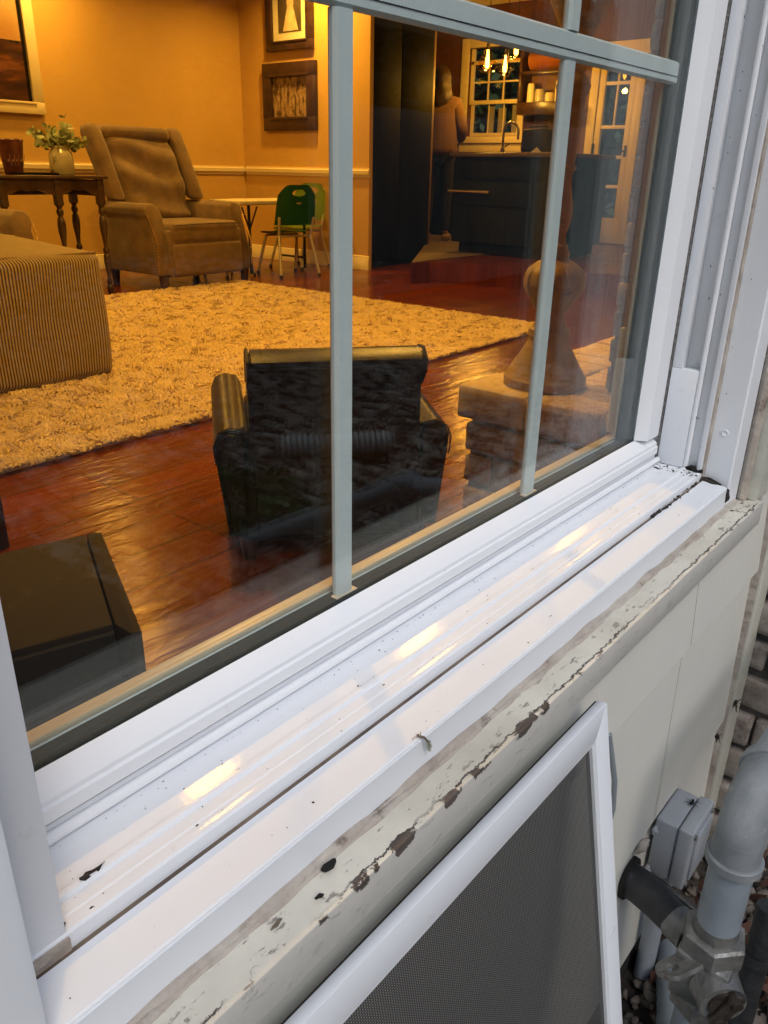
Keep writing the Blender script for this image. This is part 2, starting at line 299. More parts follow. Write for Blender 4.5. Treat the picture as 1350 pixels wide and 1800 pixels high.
# ------------------------------------------------------------------ mesh helpers
class B:
    def __init__(s): s.bm = bmesh.new()
    def box(s, x0, y0, z0, x1, y1, z1, bev=0, seg=2, rot=None, piv=None):
        m = bmesh.new(); bmesh.ops.create_cube(m, size=1)
        bmesh.ops.scale(m, vec=(abs(x1-x0), abs(y1-y0), abs(z1-z0)), verts=m.verts)
        bmesh.ops.translate(m, vec=((x0+x1)/2, (y0+y1)/2, (z0+z1)/2), verts=m.verts)
        if bev: bmesh.ops.bevel(m, geom=m.edges[:], offset=bev, segments=seg, affect='EDGES', profile=.5)
        if rot is not None:
            bmesh.ops.rotate(m, cent=piv or ((x0+x1)/2, (y0+y1)/2, (z0+z1)/2), matrix=rot, verts=m.verts)
        s.add(m); return s
    def add(s, m):
        me = bpy.data.meshes.new('t'); m.to_mesh(me); m.free(); s.bm.from_mesh(me); bpy.data.meshes.remove(me)
    def prism(s, pts, axis, a, b, bev=0):
        """polygon in the plane across `axis`, extruded a..b. pts are the two other coordinates in xyz order"""
        m = bmesh.new()
        def mk(p, t):
            q = list(p); q.insert(axis, t); return m.verts.new(q)
        v0 = [mk(p, a) for p in pts]; v1 = [mk(p, b) for p in pts]; n = len(pts)
        m.faces.new(v0); m.faces.new(v1[::-1])
        for i in range(n): m.faces.new((v0[i], v1[i], v1[(i+1) % n], v0[(i+1) % n]))
        bmesh.ops.recalc_face_normals(m, faces=m.faces)
        if bev: bmesh.ops.bevel(m, geom=m.edges[:], offset=bev, segments=2, affect='EDGES', profile=.5)
        s.add(m); return s
    def tube(s, pts, r, seg=14, caps=True):
        pts = [Vector(p) for p in pts]; n = len(pts); rs = r if hasattr(r, '__len__') else [r]*n
        m = bmesh.new(); rings = []; up = None
        for i, p in enumerate(pts):
            t = (pts[min(i+1, n-1)] - pts[max(i-1, 0)]).normalized()
            if up is None: up = t.orthogonal().normalized()
            up = (up - t*up.dot(t)).normalized(); sd = t.cross(up)
            rings.append([m.verts.new(p + (up*math.cos(2*PI*k/seg) + sd*math.sin(2*PI*k/seg))*rs[i]) for k in range(seg)])
        for a, b in zip(rings, rings[1:]):
            for k in range(seg): m.faces.new((a[k], a[(k+1) % seg], b[(k+1) % seg], b[k]))
        if caps: m.faces.new(rings[0][::-1]); m.faces.new(rings[-1])
        bmesh.ops.recalc_face_normals(m, faces=m.faces); s.add(m); return s
    def lathe(s, prof, c=(0, 0, 0), seg=24, flute=None, close=True):
        """prof: (z, r). flute(z, ang) -> radius factor"""
        m = bmesh.new(); rings = []
        for z, r in prof:
            rings.append([m.verts.new((c[0]+math.cos(2*PI*k/seg)*r*(flute(z, 2*PI*k/seg) if flute else 1), c[1]+math.sin(2*PI*k/seg)*r*(flute(z, 2*PI*k/seg) if flute else 1), c[2]+z)) for k in range(seg)])
        for a, b in zip(rings, rings[1:]):
            for k in range(seg): m.faces.new((a[k], a[(k+1) % seg], b[(k+1) % seg], b[k]))
        if close: m.faces.new(rings[0][::-1]); m.faces.new(rings[-1])
        bmesh.ops.recalc_face_normals(m, faces=m.faces); s.add(m); return s
    def sphere(s, c, r, sc=(1, 1, 1), sub=2):
        m = bmesh.new(); bmesh.ops.create_icosphere(m, subdivisions=sub, radius=r)
        bmesh.ops.scale(m, vec=sc, verts=m.verts); bmesh.ops.translate(m, vec=c, verts=m.verts); s.add(m); return s
    def jitter(s, amt, sc=8, seed=0):
        for v in s.bm.verts:
            v.co += Vector(noise.noise_vector(v.co*sc + Vector((seed, 0, 0))))*amt
        return s
    def rotz(s, a, c=(0, 0, 0)):
        bmesh.ops.rotate(s.bm, cent=c, matrix=Matrix.Rotation(a, 3, 'Z'), verts=s.bm.verts); return s
    def move(s, v): bmesh.ops.translate(s.bm, vec=v, verts=s.bm.verts); return s
    def out(s, name, mat, parent=None, smooth=35, **kw):
        me = bpy.data.meshes.new(name); s.bm.to_mesh(me); s.bm.free()
        me.materials.append(mat)
        if smooth:
            me.polygons.foreach_set('use_smooth', [True]*len(me.polygons)); me.set_sharp_from_angle(angle=R(smooth))
        o = bpy.data.objects.new(name, me); COL.objects.link(o)
        if parent: o.parent = parent
        for k, v in kw.items(): o[k] = v
        return o
def thing(name, label, cat, loc=(0, 0, 0), rz=0, group=None):
    o = bpy.data.objects.new(name, None); COL.objects.link(o); o.location = loc; o.rotation_euler = (0, 0, rz)
    o.empty_display_size = .05; o['label'] = label; o['category'] = cat
    if group: o['group'] = group
    return o
def tag(o, label, cat, group=None):
    o['label'] = label; o['category'] = cat
    if group: o['group'] = group
    return o
def struct(o): o['kind'] = 'structure'; return o
def npmesh(name, V, F, mat, parent=None, tone=None, smooth=False):
    V = np.asarray(V, np.float32); F = np.asarray(F, np.int32); k = F.shape[1]
    me = bpy.data.meshes.new(name); me.vertices.add(len(V)); me.vertices.foreach_set('co', V.ravel())
    me.loops.add(F.size); me.loops.foreach_set('vertex_index', F.ravel()); me.polygons.add(len(F))
    me.polygons.foreach_set('loop_start', np.arange(len(F), dtype=np.int32)*k); me.update(calc_edges=True)
    if smooth: me.polygons.foreach_set('use_smooth', [True]*len(F))
    if tone is not None:
        a = me.attributes.new('tone', 'FLOAT', 'FACE'); a.data.foreach_set('value', np.asarray(tone, np.float32))
    me.materials.append(mat); o = bpy.data.objects.new(name, me); COL.objects.link(o)
    if parent: o.parent = parent
    return o
def copy_tree(o, parent=None):
    c = o.copy(); COL.objects.link(c); c.parent = parent
    for ch in [x for x in bpy.data.objects if x.parent == o and x != c]: copy_tree(ch, c)
    return c
def bricks(name, rects, mat, parent, seed=1, rough=.004, sub=3):
    """rects: list of (x0,y0,z0,x1,y1,z1) boxes, each a knocked-about brick, all one surface"""
    rnd = random.Random(seed); Vs = []; Fs = []; T = []; off = 0
    for (x0, y0, z0, x1, y1, z1) in rects:
        m = bmesh.new(); bmesh.ops.create_cube(m, size=1); bmesh.ops.scale(m, vec=(x1-x0, y1-y0, z1-z0), verts=m.verts)
        bmesh.ops.bevel(m, geom=m.edges[:], offset=min(.004, (z1-z0)*.12), segments=1, affect='EDGES')
        bmesh.ops.subdivide_edges(m, edges=[e for e in m.edges if e.calc_length() > .03], cuts=sub, use_grid_fill=True)
        bmesh.ops.translate(m, vec=((x0+x1)/2, (y0+y1)/2, (z0+z1)/2), verts=m.verts)
        s = rnd.random()*50
        for v in m.verts: v.co += Vector(noise.noise_vector(v.co*22+Vector((s, s, 0))))*rough + Vector(noise.noise_vector(v.co*70))*rough*.35
        bmesh.ops.triangulate(m, faces=m.faces[:]); m.verts.ensure_lookup_table()
        Vs += [v.co[:] for v in m.verts]; t = rnd.random()
        for f in m.faces: Fs.append([v.index+off for v in f.verts]); T.append(t)
        off += len(m.verts); m.free()
    return npmesh(name, Vs, Fs, mat, parent, T)

# ================================================================== ROOM SHELL
GX0, GX1, GZ0, GZ1 = .134, 1.132, .535, 1.98          # window opening (jamb to jamb, sill to head)
FLZ = -.35                                              # outside ground
struct(B().box(-3, .043, -.06, 7.4, 7.2, 0).out('floor', floor_m, smooth=0))
struct(B().prism([(5.792, 4.06), (9.3, 4.06), (9.3, 8), (7.7, 8), (7.7, 5.32)], 2, .001, .172).prism([(7.0, .1), (9.3, .1), (9.3, 4.0595), (6.05, 4.0595)], 2, .001, .172).out('kitchen_step', floor_m, smooth=0))
struct(B().prism([(5.83, 4.085), (9.29, 4.085), (9.29, 7.9), (7.72, 7.9), (7.72, 5.33)], 2, .173, .180).out('kitchen_floor', tile_m, smooth=0))
struct(B().box(-3.1, .08, 2.75, 10, 8, 2.85).out('ceiling', ceil_m, smooth=0))

def panel_wall(name, label, main, rail=None, base=None):
    t = thing(name, label, 'wall', (0, 0, 0)); main.out('plaster', wall_m, t, smooth=0)
    if rail: rail.out('chair_rail', cream_m, t)
    if base: base.out('baseboard', cream_m, t)
    return t
def railprof(sgn, w, z0=.855):   # moulding profile (offset from wall, z)
    return [(w, z0), (w+sgn*.012, z0), (w+sgn*.016, z0+.018), (w+sgn*.028, z0+.030), (w+sgn*.030, z0+.062), (w+sgn*.018, z0+.070), (w+sgn*.018, z0+.078), (w, z0+.080)]
def baseprof(sgn, w): return [(w, .0), (w+sgn*.018, .0), (w+sgn*.018, .10), (w+sgn*.010, .112), (w+sgn*.010, .128), (w, .135)]
panel_wall('interior_wall', 'mustard yellow wall behind the recliner and the turned leg table', B().box(-3, 6.77, 0, 6.45, 6.9, 2.75),
           B().prism(railprof(-1, 6.77), 0, -3, 6.262), B().prism(baseprof(-1, 6.77), 0, -3, 6.272))
panel_wall('interior_wall', 'mustard yellow wall with two dark framed pictures and light switch', B().box(6.29, 4.99, 0, 6.34, 6.768, 2.75),
           B().prism([(x, z) for x, z in railprof(-1, 6.29)], 1, 4.975, 6.738), B().prism(baseprof(-1, 6.29), 1, 4.975, 6.75))
# fix prism order for wall on x: points are (x, z) with axis 1
B().box(-3.1, .08, 0, -3, 6.9, 2.75).out('interior_wall', wall_m, smooth=0)
tag(bpy.data.objects['interior_wall.002'], 'plain mustard wall at the far left end of the living room', 'wall')

# ================================================================== HOUSE WALL OUTSIDE
hw = thing('house_wall', 'pale grey lap siding house wall below and beside the white window', 'wall')
def lap(z0, z1, x0=-3.5, x1=1.345):
    return [(-.1505, z0), (-.1395, z0-.0), (-.1340, z1), (-.1430, z1)]
def lapboard(z0, z1, x0=-3.5, x1=1.345, lab=None):
    # face leans: bottom edge proud of the board below
    return B().prism([(-.1510, z0), (-.1330, z0), (-.1310, z1), (-.1420, z1)], 0, x0, x1, .0012).out('lap_board', siding_m, hw, smooth=20)
lapboard(.318, .452, -3.5, 1.335); lapboard(.006, .317, -3.5, 1.335); lapboard(-.30, .005, -3.5, 1.335)
for z0 in [GZ1+.12+i*.31 for i in range(4)]: lapboard(z0, z0+.309, -3.5, 1.335)
for i in range(8):
    z0 = .318+i*.31
    if z0 < .44: z0 = .453; 
    lapboard(max(z0, .453), min(.318+(i+1)*.31-.001, GZ1+.119) if .318+i*.31 < GZ1+.1 else z0+.3, 1.255, 1.335) if .318+i*.31 < GZ1+.1 else None
    lapboard(max(z0, .453), min(.318+(i+1)*.31-.001, GZ1+.119), -3.5, .02) if .318+i*.31 < GZ1+.1 else None
j = B()
def joint(pts, z0, z1):
    q = B().prism(pts, 1, -.0006, .003)
    for v in q.bm.verts: v.co.y += -.1510+.009*(v.co.z-z0)/(z1-z0)
    me_ = bpy.data.meshes.new('t'); q.bm.to_mesh(me_); q.bm.free(); j.bm.from_mesh(me_); bpy.data.meshes.remove(me_)
joint([(1.017, .322), (1.0190, .322), (1.0213, .447), (1.0197, .447)], .318, .452)
joint([(1.004, .008), (1.0055, .008), (1.0155, .312), (1.0137, .312)], .006, .317)
joint([(1.0105, .010), (1.0110, .012), (1.0163, .15), (1.0158, .15)], .006, .317)
j.out('board_joint', joint_m, hw, smooth=0)
B().box(1.336, -.160, -.34, 1.397, -.12, 3.2, .002).jitter(.0012, 30).out('corner_board', trim_m, hw)
B().box(1.3325, -.1555, -.30, 1.3362, -.13, 2.6).jitter(.0015, 40).out('caulk_bead', caulk, hw)
B().box(-3.5, -.128, -.8, 1.40, .042, .452).box(-3.5, -.128, .452, .05, .042, 3.2).box(1.19, -.128, .452, 1.40, .042, 3.2).box(.05, -.128, 2.06, 1.19, .042, 3.2).out('sheathing', dark_m, hw, smooth=0)
B().box(-3.5, -.1455, -.8, 1.34, -.12, -.302).out('foundation', dark_m, hw, smooth=0)
# right part of the outer wall (behind the chimney) and the closed shell of the house
B().box(1.41, -.02, -.8, 10, .042, 3.2).box(-3.5, .079, -.8, -3.11, 8, 3.2).box(-3.5, 8.0, -.8, 10, 8.1, 3.2).out('rear_wall', siding_m, hw, smooth=0)
B().box(-4.2, -.75, 3.2, 10.5, 8.8, 3.3).out('roof', dark_m, hw, smooth=0)
iw = panel_wall('interior_wall', 'mustard wall around the window above the brick hearth',
    B().box(-3, .0425, 0, .09, .046, 2.75).box(1.176, .0425, 0, 1.97, .046, 2.75).box(.09, .0425, 0, 1.176, .046, .50).box(.09, .0425, 2.03, 1.176, .046, 2.75))
# holes, cobweb and litter on the siding
def blob(name, c, r, mat, label, cat, sc=(1, 1, 1), seed=0, jit=.5, group=None):
    o = B().sphere((0, 0, 0), r, sc, 2).jitter(r*jit, 1/r*.9, seed).out(name, mat); o.location = c; return tag(o, label, cat, group)

# ---- brick chimney outside, right
ch = thing('brick_chimney', 'rustic brown brick chimney side with deep dark joints at the right edge', 'chimney', (0, 0, 0))
rects = []; z = FLZ-.05; k = 0; rnd = random.Random(3)
while z < 2.9:
    h = .058+rnd.random()*.010; cuts = [-.135, -.245-.02*rnd.random()] if k % 2 else [-.135, -.19, -.25-.015*rnd.random()]
    for a, b_ in zip(cuts, cuts[1:]):
        pr = rnd.random()*.010; rects.append((1.400-pr, b_+.004, z, 1.60, a-.003, z+h))
    x = 1.60
    for q in range(10): rects.append((x+.006, cuts[-1]+rnd.random()*.01, z, x+.2, cuts[-1]+.09, z+h)); x += .206
    z += h+.016+rnd.random()*.004; k += 1
bricks('brick_face', rects, brick_out, ch, 5, .005)
B().box(1.412, -.235, -.8, 3.70, -.022, 2.95).out('mortar', mortar_m, ch, smooth=0)

# ================================================================== WINDOW
wn = thing('window', 'white vinyl window with grey grille bars above the long white sill', 'window', (.63, 0, .5))
wn.location = (0, 0, 0)
def wp(b, name, mat, smooth=30, parent=None, **kw): return b.out(name, mat, parent or wn, smooth, **kw)
# sloping track sill with ribs, profile in (y,z)
sill = [(.039, .48), (-.0880, .48), (-.0880, .5335), (-.0868, .5350), (-.0845, .5352), (-.0780, .5346), (-.0765, .5352), (-.0665, .5346), (-.0655, .5372), (-.0638, .5376), (-.0612, .5374), (-.0600, .5352), (-.0285, .5352), (-.0215, .5352), (-.0215, .530), (.039, .530)]
wp(B().prism(sill, 0, .104, 1.150), 'window_sill', vinyl, 25)
wp(B().tube([(.134, -.0228, .5408), (.6, -.0228, .5408), (1.128, -.0228, .5408)], .0042, 12), 'sill_bead', vinyl)
wp(B().box(.134, -.0216, .5352, 1.130, -.0200, .5395), 'bead_shadow_gap', spacer, 0)
wp(B().box(.100, -.0935, .500, 1.148, -.0885, .5225).jitter(.0008, 60), 'sealant_gap', sealant, 0)
# aluminium cap on the old sill
cap = [(-.0925, .495), (-.0925, .5238), (-.1262, .5222), (-.1276, .5208), (-.1285, .491), (-.1245, .491)]
cb = B().prism(cap, 0, .086, 1.131); bmesh.ops.bevel(cb.bm, geom=[e for e in cb.bm.edges if abs(e.verts[0].co.y+.127) < .0015 and e.verts[0].co.z > .52 and abs(e.verts[0].co.x-e.verts[1].co.x) > .1], offset=.0012, segments=2, affect='EDGES')
wp(cb, 'sill_cap', alu_cap, 25)
xs = np.linspace(.07, 1.18, 160)
wp(B().tube([(x, -.1285, .4875+.0008*math.sin(x*47)) for x in xs], [.0052+.0009*math.sin(x*83)+.0007*math.sin(x*31) for x in xs], 12).jitter(.0012, 35), 'caulk_bead', caulk, 60)
wp(B().tube([(x, -.1330-.0004*math.sin(x*21), .4868) for x in xs], [.0034+.0007*math.sin(x*57)+.0005*math.sin(x*133) for x in xs], 10).jitter(.0010, 45), 'caulk_smear', caulk, 60)
# painted timber sub sill
b = B().box(-3.4, -.163, .452, 1.205, -.10, .488, .0013, 2)
bmesh.ops.subdivide_edges(b.bm, edges=[e for e in b.bm.edges if e.calc_length() > .5], cuts=260)
b.jitter(.0006, 40)
wp(b, 'timber_sill', peel_m, 40, label='old cream timber sill with cracked and flaking paint')
# jambs and casings
for side, (xi, xo) in (('r', (1.132, 1.150)), ('l', (.134, .104))):
    s = 1 if side == 'r' else -1; b = B()
    # frame body with two track ribs facing the opening
    if s > 0: b.box(xi+.016, -.083, .5352, xo, .042, GZ1, .001).box(xi+.002, -.0215, .5352, xi+.0155, .042, GZ1, .001)
    else: b.box(xo, -.083, .5352, xi-.004, .042, GZ1, .001)
    wp(b, 'jamb', vinyl_worn if s > 0 else vinyl)
    if s > 0:
        wp(B().box(xi-.001, -.0875, .5335, xi+.018, -.080, GZ1, .0012), 'jamb_lip', vinyl)
        wp(B().tube([(xi+.001, -.0635, .5352), (xi+.001, -.0635, GZ1)], .0036, 10), 'track_rib', vinyl)
        wp(B().box(xi+.002, -.0650, .5352, xi+.0158, -.0620, GZ1).box(xi+.008, -.0800, .5352, xi+.0158, -.0655, GZ1), 'track_wall', vinyl_worn)
        wp(B().box(xi-.0025, -.0600, .5358, xi+.0155, -.0216, .679, .0012), 'jamb_block', vinyl)
        wp(B().box(xi-.0015, -.0360, .6795, xi+.0155, -.0217, GZ1, .0008), 'balance_cover', vinyl)
        wp(B().box(xi-.001, -.0205, .5375, xi+.003, -.0165, GZ1, .0008).jitter(.0006, 200), 'weatherstrip', pile, 0)
        wp(B().box(xi+.001, -.0900, .522, xi+.012, -.0872, GZ1).jitter(.0012, 50), 'caulk_bead', caulk)
    else:
        wp(B().box(.104, -.0880, .5355, .134, -.0805, GZ1, .0015), 'jamb_lip', vinyl)
        wp(B().box(.098, -.0895, .505, .134, -.0850, .5325).jitter(.0016, 50), 'caulk_bead', caulk)
wp(B().prism([(1.1415, -.0905), (1.1395, -.1255), (1.1425, -.1278), (1.1840, -.1285), (1.1885, -.124), (1.1885, -.0905)], 2, .489, GZ1+.06), 'casing', alu_cap, 25)
wp(B().prism([(.098, -.0905), (.0995, -.1285), (.095, -.1300), (.048, -.1300), (.044, -.124), (.044, -.0905)], 2, .489, GZ1+.06), 'casing', alu_cap, 25)
wp(B().box(.044, -.1285, GZ1, 1.1885, -.0905, GZ1+.06, .002), 'head_casing', alu_cap)
wp(B().tube([(1.192, -.134, .49), (1.192, -.134, 1.2), (1.192, -.134, 2.0)], .0075, 8).jitter(.0022, 25), 'caulk_bead', caulk)
wp(B().box(1.196, -.1545, .4885, 1.250, -.12, GZ1+.1, .002).jitter(.0012, 20), 'timber_casing', trim_m, 40, label='old greenish cream timber casing right of the window')
wp(B().box(1.230, -.1570, .4885, 1.239, -.150, GZ1+.1, .001).jitter(.0010, 40), 'casing_bead', trim_m, 40)
wp(B().box(-.01, -.150, .4885, .043, -.12, GZ1+.1, .002), 'timber_casing', trim_m, 40)
sc = B().lathe([(0, .0001), (.0008, .0035), (.0015, .0042), (.0, .0050)], (0, 0, 0), 16, close=False); bmesh.ops.rotate(sc.bm, cent=(0, 0, 0), matrix=Matrix.Rotation(R(-90), 3, 'Y'), verts=sc.bm.verts)
sc.move((1.1405, -.108, .597)); wp(sc, 'screw_plug', alu_cap)
# filler behind the casing so that no light passes
wp(B().box(1.151, -.0900, .49, 1.190, .041, GZ1+.06).box(.045, -.0900, .49, .103, .041, GZ1+.06).box(.045, -.0900, GZ1+.001, 1.19, .041, GZ1+.08).box(.045, -.0870, .455, 1.19, .041, .4795), 'frame_core', dark_m, 0)
# sash
SY = -.018
rail = [(.038, .5372), (-.0180, .5372), (-.0180, .5480), (-.0205, .5495), (-.0205, .5600), (-.0180, .5612), (-.0180, .5650), (-.0172, .5662), (-.0015, .5762), (-.0015, .5700), (.022, .5700), (.022, .5735), (.026, .5745), (.038, .5745)]
sash = wp(B().prism(rail, 0, .139, 1.1285), 'sash_rail', vinyl, 25)
wp(B().box(.14, -.0192, .5479, 1.128, -.0179, .5494), 'sash_groove', spacer, 0)
stile = lambda xo, xi, s: [(xo, .045), (xo, -.0180), (xi+s*.0000, -.0180), (xi-s*.002, -.0165), (xi-s*.006, -.0015), (xi-s*.0, -.0015), (xi-s*.0, .022), (xi-s*.0, .045)]
wp(B().prism([(1.1285, .028), (1.1285, -.0180), (1.0900, -.0180), (1.0882, -.0165), (1.0790, -.0015), (1.0850, -.0015), (1.0850, .028)], 2, .5770, GZ1-.02), 'sash_stile', vinyl, 25)
wp(B().prism([(.1385, .028), (.1385, -.0180), (.145, -.0180), (.147, -.0165), (.151, -.0015), (.1485, -.0015), (.1485, .028)], 2, .5770, GZ1-.02), 'sash_stile', vinyl, 25)
wp(B().box(.139, -.018, 1.90, 1.1285, .028, GZ1-.02), 'sash_rail', vinyl)
# spacer bar round the double pane
wp(B().box(.1488, .0035, .5702, 1.0845, .0185, .5765).box(1.066, .0035, .5768, 1.0845, .0185, 1.9).box(.1488, .0035, .5768, .156, .0185, 1.9), 'spacer_bar', spacer, 0)
# room side glazing bead (white vinyl, tan colour stands in for warm light)
wp(B().box(.1488, .0225, .5748, 1.0845, .0280, .5800, .0010).box(1.068, .0225, .5810, 1.0845, .0280, 1.9, .001), 'glazing_bead', warm_tinted_vinyl)
wp(B().box(.1488, .0290, .5748, 1.0840, .0378, .5775, .0006), 'glazing_bead', warm_tinted_vinyl)
p1 = wp(B().box(.149, .0000, .5705, 1.0848, .0030, 1.899), 'glass_pane', glass_m, 0)
p2 = wp(B().box(.149, .0190, .5705, 1.0848, .0220, 1.899), 'glass_pane', glass_m, 0)
# grille bars between the panes
def bar_prof(c, h=.0100):   # (u, y)
    return [(c-h, .0095), (c-h+.0025, .0060), (c+h-.0025, .0060), (c+h, .0095), (c+h, .0125), (c+h-.0025, .0160), (c-h+.0025, .0160), (c-h, .0125)]
for zc in (1.0435, 1.500):
    pr = [(y, z_) for z_, y in bar_prof(zc, .0125)]
    wp(B().prism(pr, 0, .157, 1.0655), 'muntin', muntin_m, 20)
    wp(B().box(.158, .0052, zc-.0042, 1.064, .0062, zc-.0036), 'muntin_groove', spacer, 0)
for xc in (.4692, .7968):
    for z0, z1 in ((.5775, 1.0308), (1.0562, 1.4873), (1.5127, 1.8990)):
        wp(B().prism([(u, y) for u, y in bar_prof(xc)], 2, z0, z1), 'muntin', muntin_m, 20)
    wp(B().box(xc-.014, .0042, .5766, xc+.014, .0120, .5775, .0004), 'muntin_clip', warm_tinted_vinyl)
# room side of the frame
wp(B().box(1.0875, .0282, .5815, 1.131, .0415, 1.90, .001), 'inner_jamb', warm_tinted_vinyl)
wp(B().box(1.0775, .0300, .5812, 1.0870, .0410, .733, .001), 'inner_jamb_block', cream_m)
wp(B().box(1.132, .0465, .50, 1.20, .051, 2.03, .001).box(.06, .0465, .50, .134, .051, 2.03, .001).box(.06, .0465, 2.031, 1.20, .051, 2.09, .001), 'inner_casing', cream_m)


# grime: fine specks and a dirty seam line on the ledges
gr = B(); r3 = random.Random(12)
def speck(x, y, z, r_, sx=1, sy=1, sz=.4):
    m = bmesh.new(); bmesh.ops.create_icosphere(m, subdivisions=1, radius=r_); bmesh.ops.scale(m, vec=(sx, sy, sz), verts=m.verts)
    for v in m.verts: v.co += Vector((r3.uniform(-1, 1), r3.uniform(-1, 1), 0))*r_*.35
    bmesh.ops.translate(m, vec=(x, y, z), verts=m.verts); gr.add(m)
for k in range(70): speck(.15+.97*r3.random()**1.1, r3.uniform(-.058, -.026), .5355, .00022+.0006*r3.random()**3, r3.uniform(.8, 2), 1)
for k in range(40): speck(.14+.98*r3.random(), r3.uniform(-.086, -.068), .5350, .0002+.0006*r3.random()**3, r3.uniform(.8, 2.5), 1)
for k in range(46): speck(.10+1.02*r3.random(), r3.uniform(-.125, -.095), .5231, .0002+.0007*r3.random()**3, r3.uniform(.8, 1.6), 1)
for k in range(110): speck(.135+.99*r3.random()**.7, -.0290+r3.uniform(-.0005, .0004), .5354, .0002+.0004*r3.random()**2, r3.uniform(1.2, 3), .6)
for k in range(60): speck(.135+.99*r3.random(), -.0615+.0035*(r3.random()-.5), .5362, .0002+.0005*r3.random()**2, r3.uniform(2, 7), .5)
for k in range(70): speck(.95+.18*r3.random(), -.0905+r3.uniform(-.003, .004), .5245, .0006+.0016*r3.random()**2, r3.uniform(1, 2.5), 1, .6)
for k in range(60): speck(1.10+.03*r3.random(), r3.uniform(-.088, -.024), .5358, .0004+.0012*r3.random()**2, 1, r3.uniform(1, 2), .6)
for k in range(60): speck(1.1315, r3.uniform(-.08, -.03), .54+.9*r3.random()**1.3, .0004+.0006*r3.random()**2, .4, .8, r3.uniform(.8, 3))
for k in range(30): speck(1.1405, r3.uniform(-.125, -.095), .50+.8*r3.random(), .0003+.0007*r3.random()**2, .4, .8, 1)
for k in range(24): speck(.15+.95*r3.random(), -.0182, .55+.012*r3.random(), .0002+.0004*r3.random(), 1, .3, 1)
wp(gr, 'grime_specks', dark_m, 30, kind='stuff')
# debris on and under the window
for i, (x, y, z_, r_, sc_, lab) in enumerate([
    (.293, -.1385, .4905, .0042, (1.6, .7, .6), 'black speck of bark stuck on the cream sill edge beside the caulk'),
    (.271, -.1500, .4900, .0027, (1.3, .8, .5), 'small black crumb in the middle of the flaking cream sill'),
    (.2380, -.1440, .4898, .0026, (2.0, .5, .5), 'reddish brown seed husk lying on the nearest stretch of flaking sill')]):
    blob('debris', (x, y, z_), r_, hole_m if i < 2 else wing_m, lab, 'debris', sc_, i*5)
blob('dirt_clump', (.165, -.0640, .5385), .0042, dark_m, 'dark torn dirt clump on the white sill track near the left jamb', 'dirt', (2.0, .35, .25), 3, .9)
blob('dirt_clump', (.1335, -.0830, .5370), .0040, hole_m, 'black grime wedge at the foot of the left window jamb', 'dirt', (.4, .9, .6), 9, .7)
blob('dirt_clump', (1.1310, -.0770, .5375), .0075, hole_m, 'black grime in the far corner where sill track meets right jamb', 'dirt', (.6, 2.0, .45), 11, .8)
blob('dirt_clump', (1.1330, -.1010, .5230), .0075, dark_m, 'brown leafy dirt at the far end of the white sill cap', 'dirt', (.8, 2.2, .5), 12, .9)
blob('dirt_clump', (1.1320, -.1280, .5080), .0050, dark_m, 'dark cobwebby dirt on the far front corner of the sill cap', 'dirt', (.6, 1, 2.2), 14, .9)
# mayfly on the cap
my = thing('mayfly', 'dead mayfly with clear wings hanging on the front edge of the sill cap', 'insect', (.4075, -.1285, .5235))
b = B().tube([(0, .002, .0012), (.002, -.0015, .0005), (.0045, -.0045, -.004), (.0055, -.0052, -.010)], [.0009, .0011, .0008, .0003], 8); b.sphere((0, .0028, .0014), .0012); b.out('body', wing_m, my)
b = B()
for s in (-1, 1): b.prism([(0, 0), (.0045+s*.001, -.002), (.0085, -.010), (.0070, -.0145), (.0035, -.012)], 1, -.0042-.0012*(s > 0), -.0040-.0012*(s > 0))
b.out('wings', glass_mat('wing_film', (.80, .80, .76)), my)
b = B()
for s in (-1, 1): b.tube([(0, .001, .001), (s*.004, .003, .002), (s*.006, .004, -.0002)], .00025, 5)
b.out('legs', wing_m, my)

# ================================================================== SCREEN leaning below the sill
SL = .185                                              # lean dy/dz
sn = thing('insect_screen', 'white framed insect screen with dark mesh leaning under the timber sill', 'window screen', (.664, -.165, .434)); sn.rotation_euler = (math.atan(-SL)*-1, 0, 0)
# local: x along, z up the screen; leaning: bottom away from the wall
sn.rotation_euler = (-math.atan(SL), 0, 0)
LW, LH, FWD = 1.05, .78, .029
b = B(); b.prism([(-LW, 0), (0, 0), (-FWD, -FWD), (-LW+FWD, -FWD)], 1, -.011, .0, .0009); b.out('frame_rail', vinyl, sn)
b = B(); b.prism([(0, -.0004), (0, -LH), (-FWD, -LH+FWD), (-FWD, -FWD-.0004)], 1, -.011, .0, .0009); b.out('frame_stile', vinyl, sn)
b = B(); b.prism([(-LW, -.0004), (-LW, -LH), (-LW+FWD, -LH+FWD), (-LW+FWD, -FWD-.0004)], 1, -.011, .0, .0009); b.out('frame_stile', vinyl, sn)
b = B(); b.prism([(-LW+.0004, -LH), (-.0004, -LH), (-FWD, -LH+FWD+.0004), (-LW+FWD, -LH+FWD+.0004)], 1, -.011, .0, .0009); b.out('frame_rail', vinyl, sn)
b = B(); b.box(-LW+FWD, -.0085, -FWD-.0045, -FWD, -.0005, -FWD-.0005).box(-FWD-.004, -.0085, -LH+FWD, -FWD-.0001, -.0005, -FWD-.005); b.out('mesh_gasket', vinyl_worn, sn, 0)
b = B(); b.box(-LW+FWD, -.0052, -LH+FWD, -FWD, -.0048, -FWD); b.out('mesh_cloth', screen_m, sn, 0)
b = B().box(-LW+.002, .0, -.004, -.001, .0022, -.0012); b.out('frame_groove', dark_m, sn, 0)

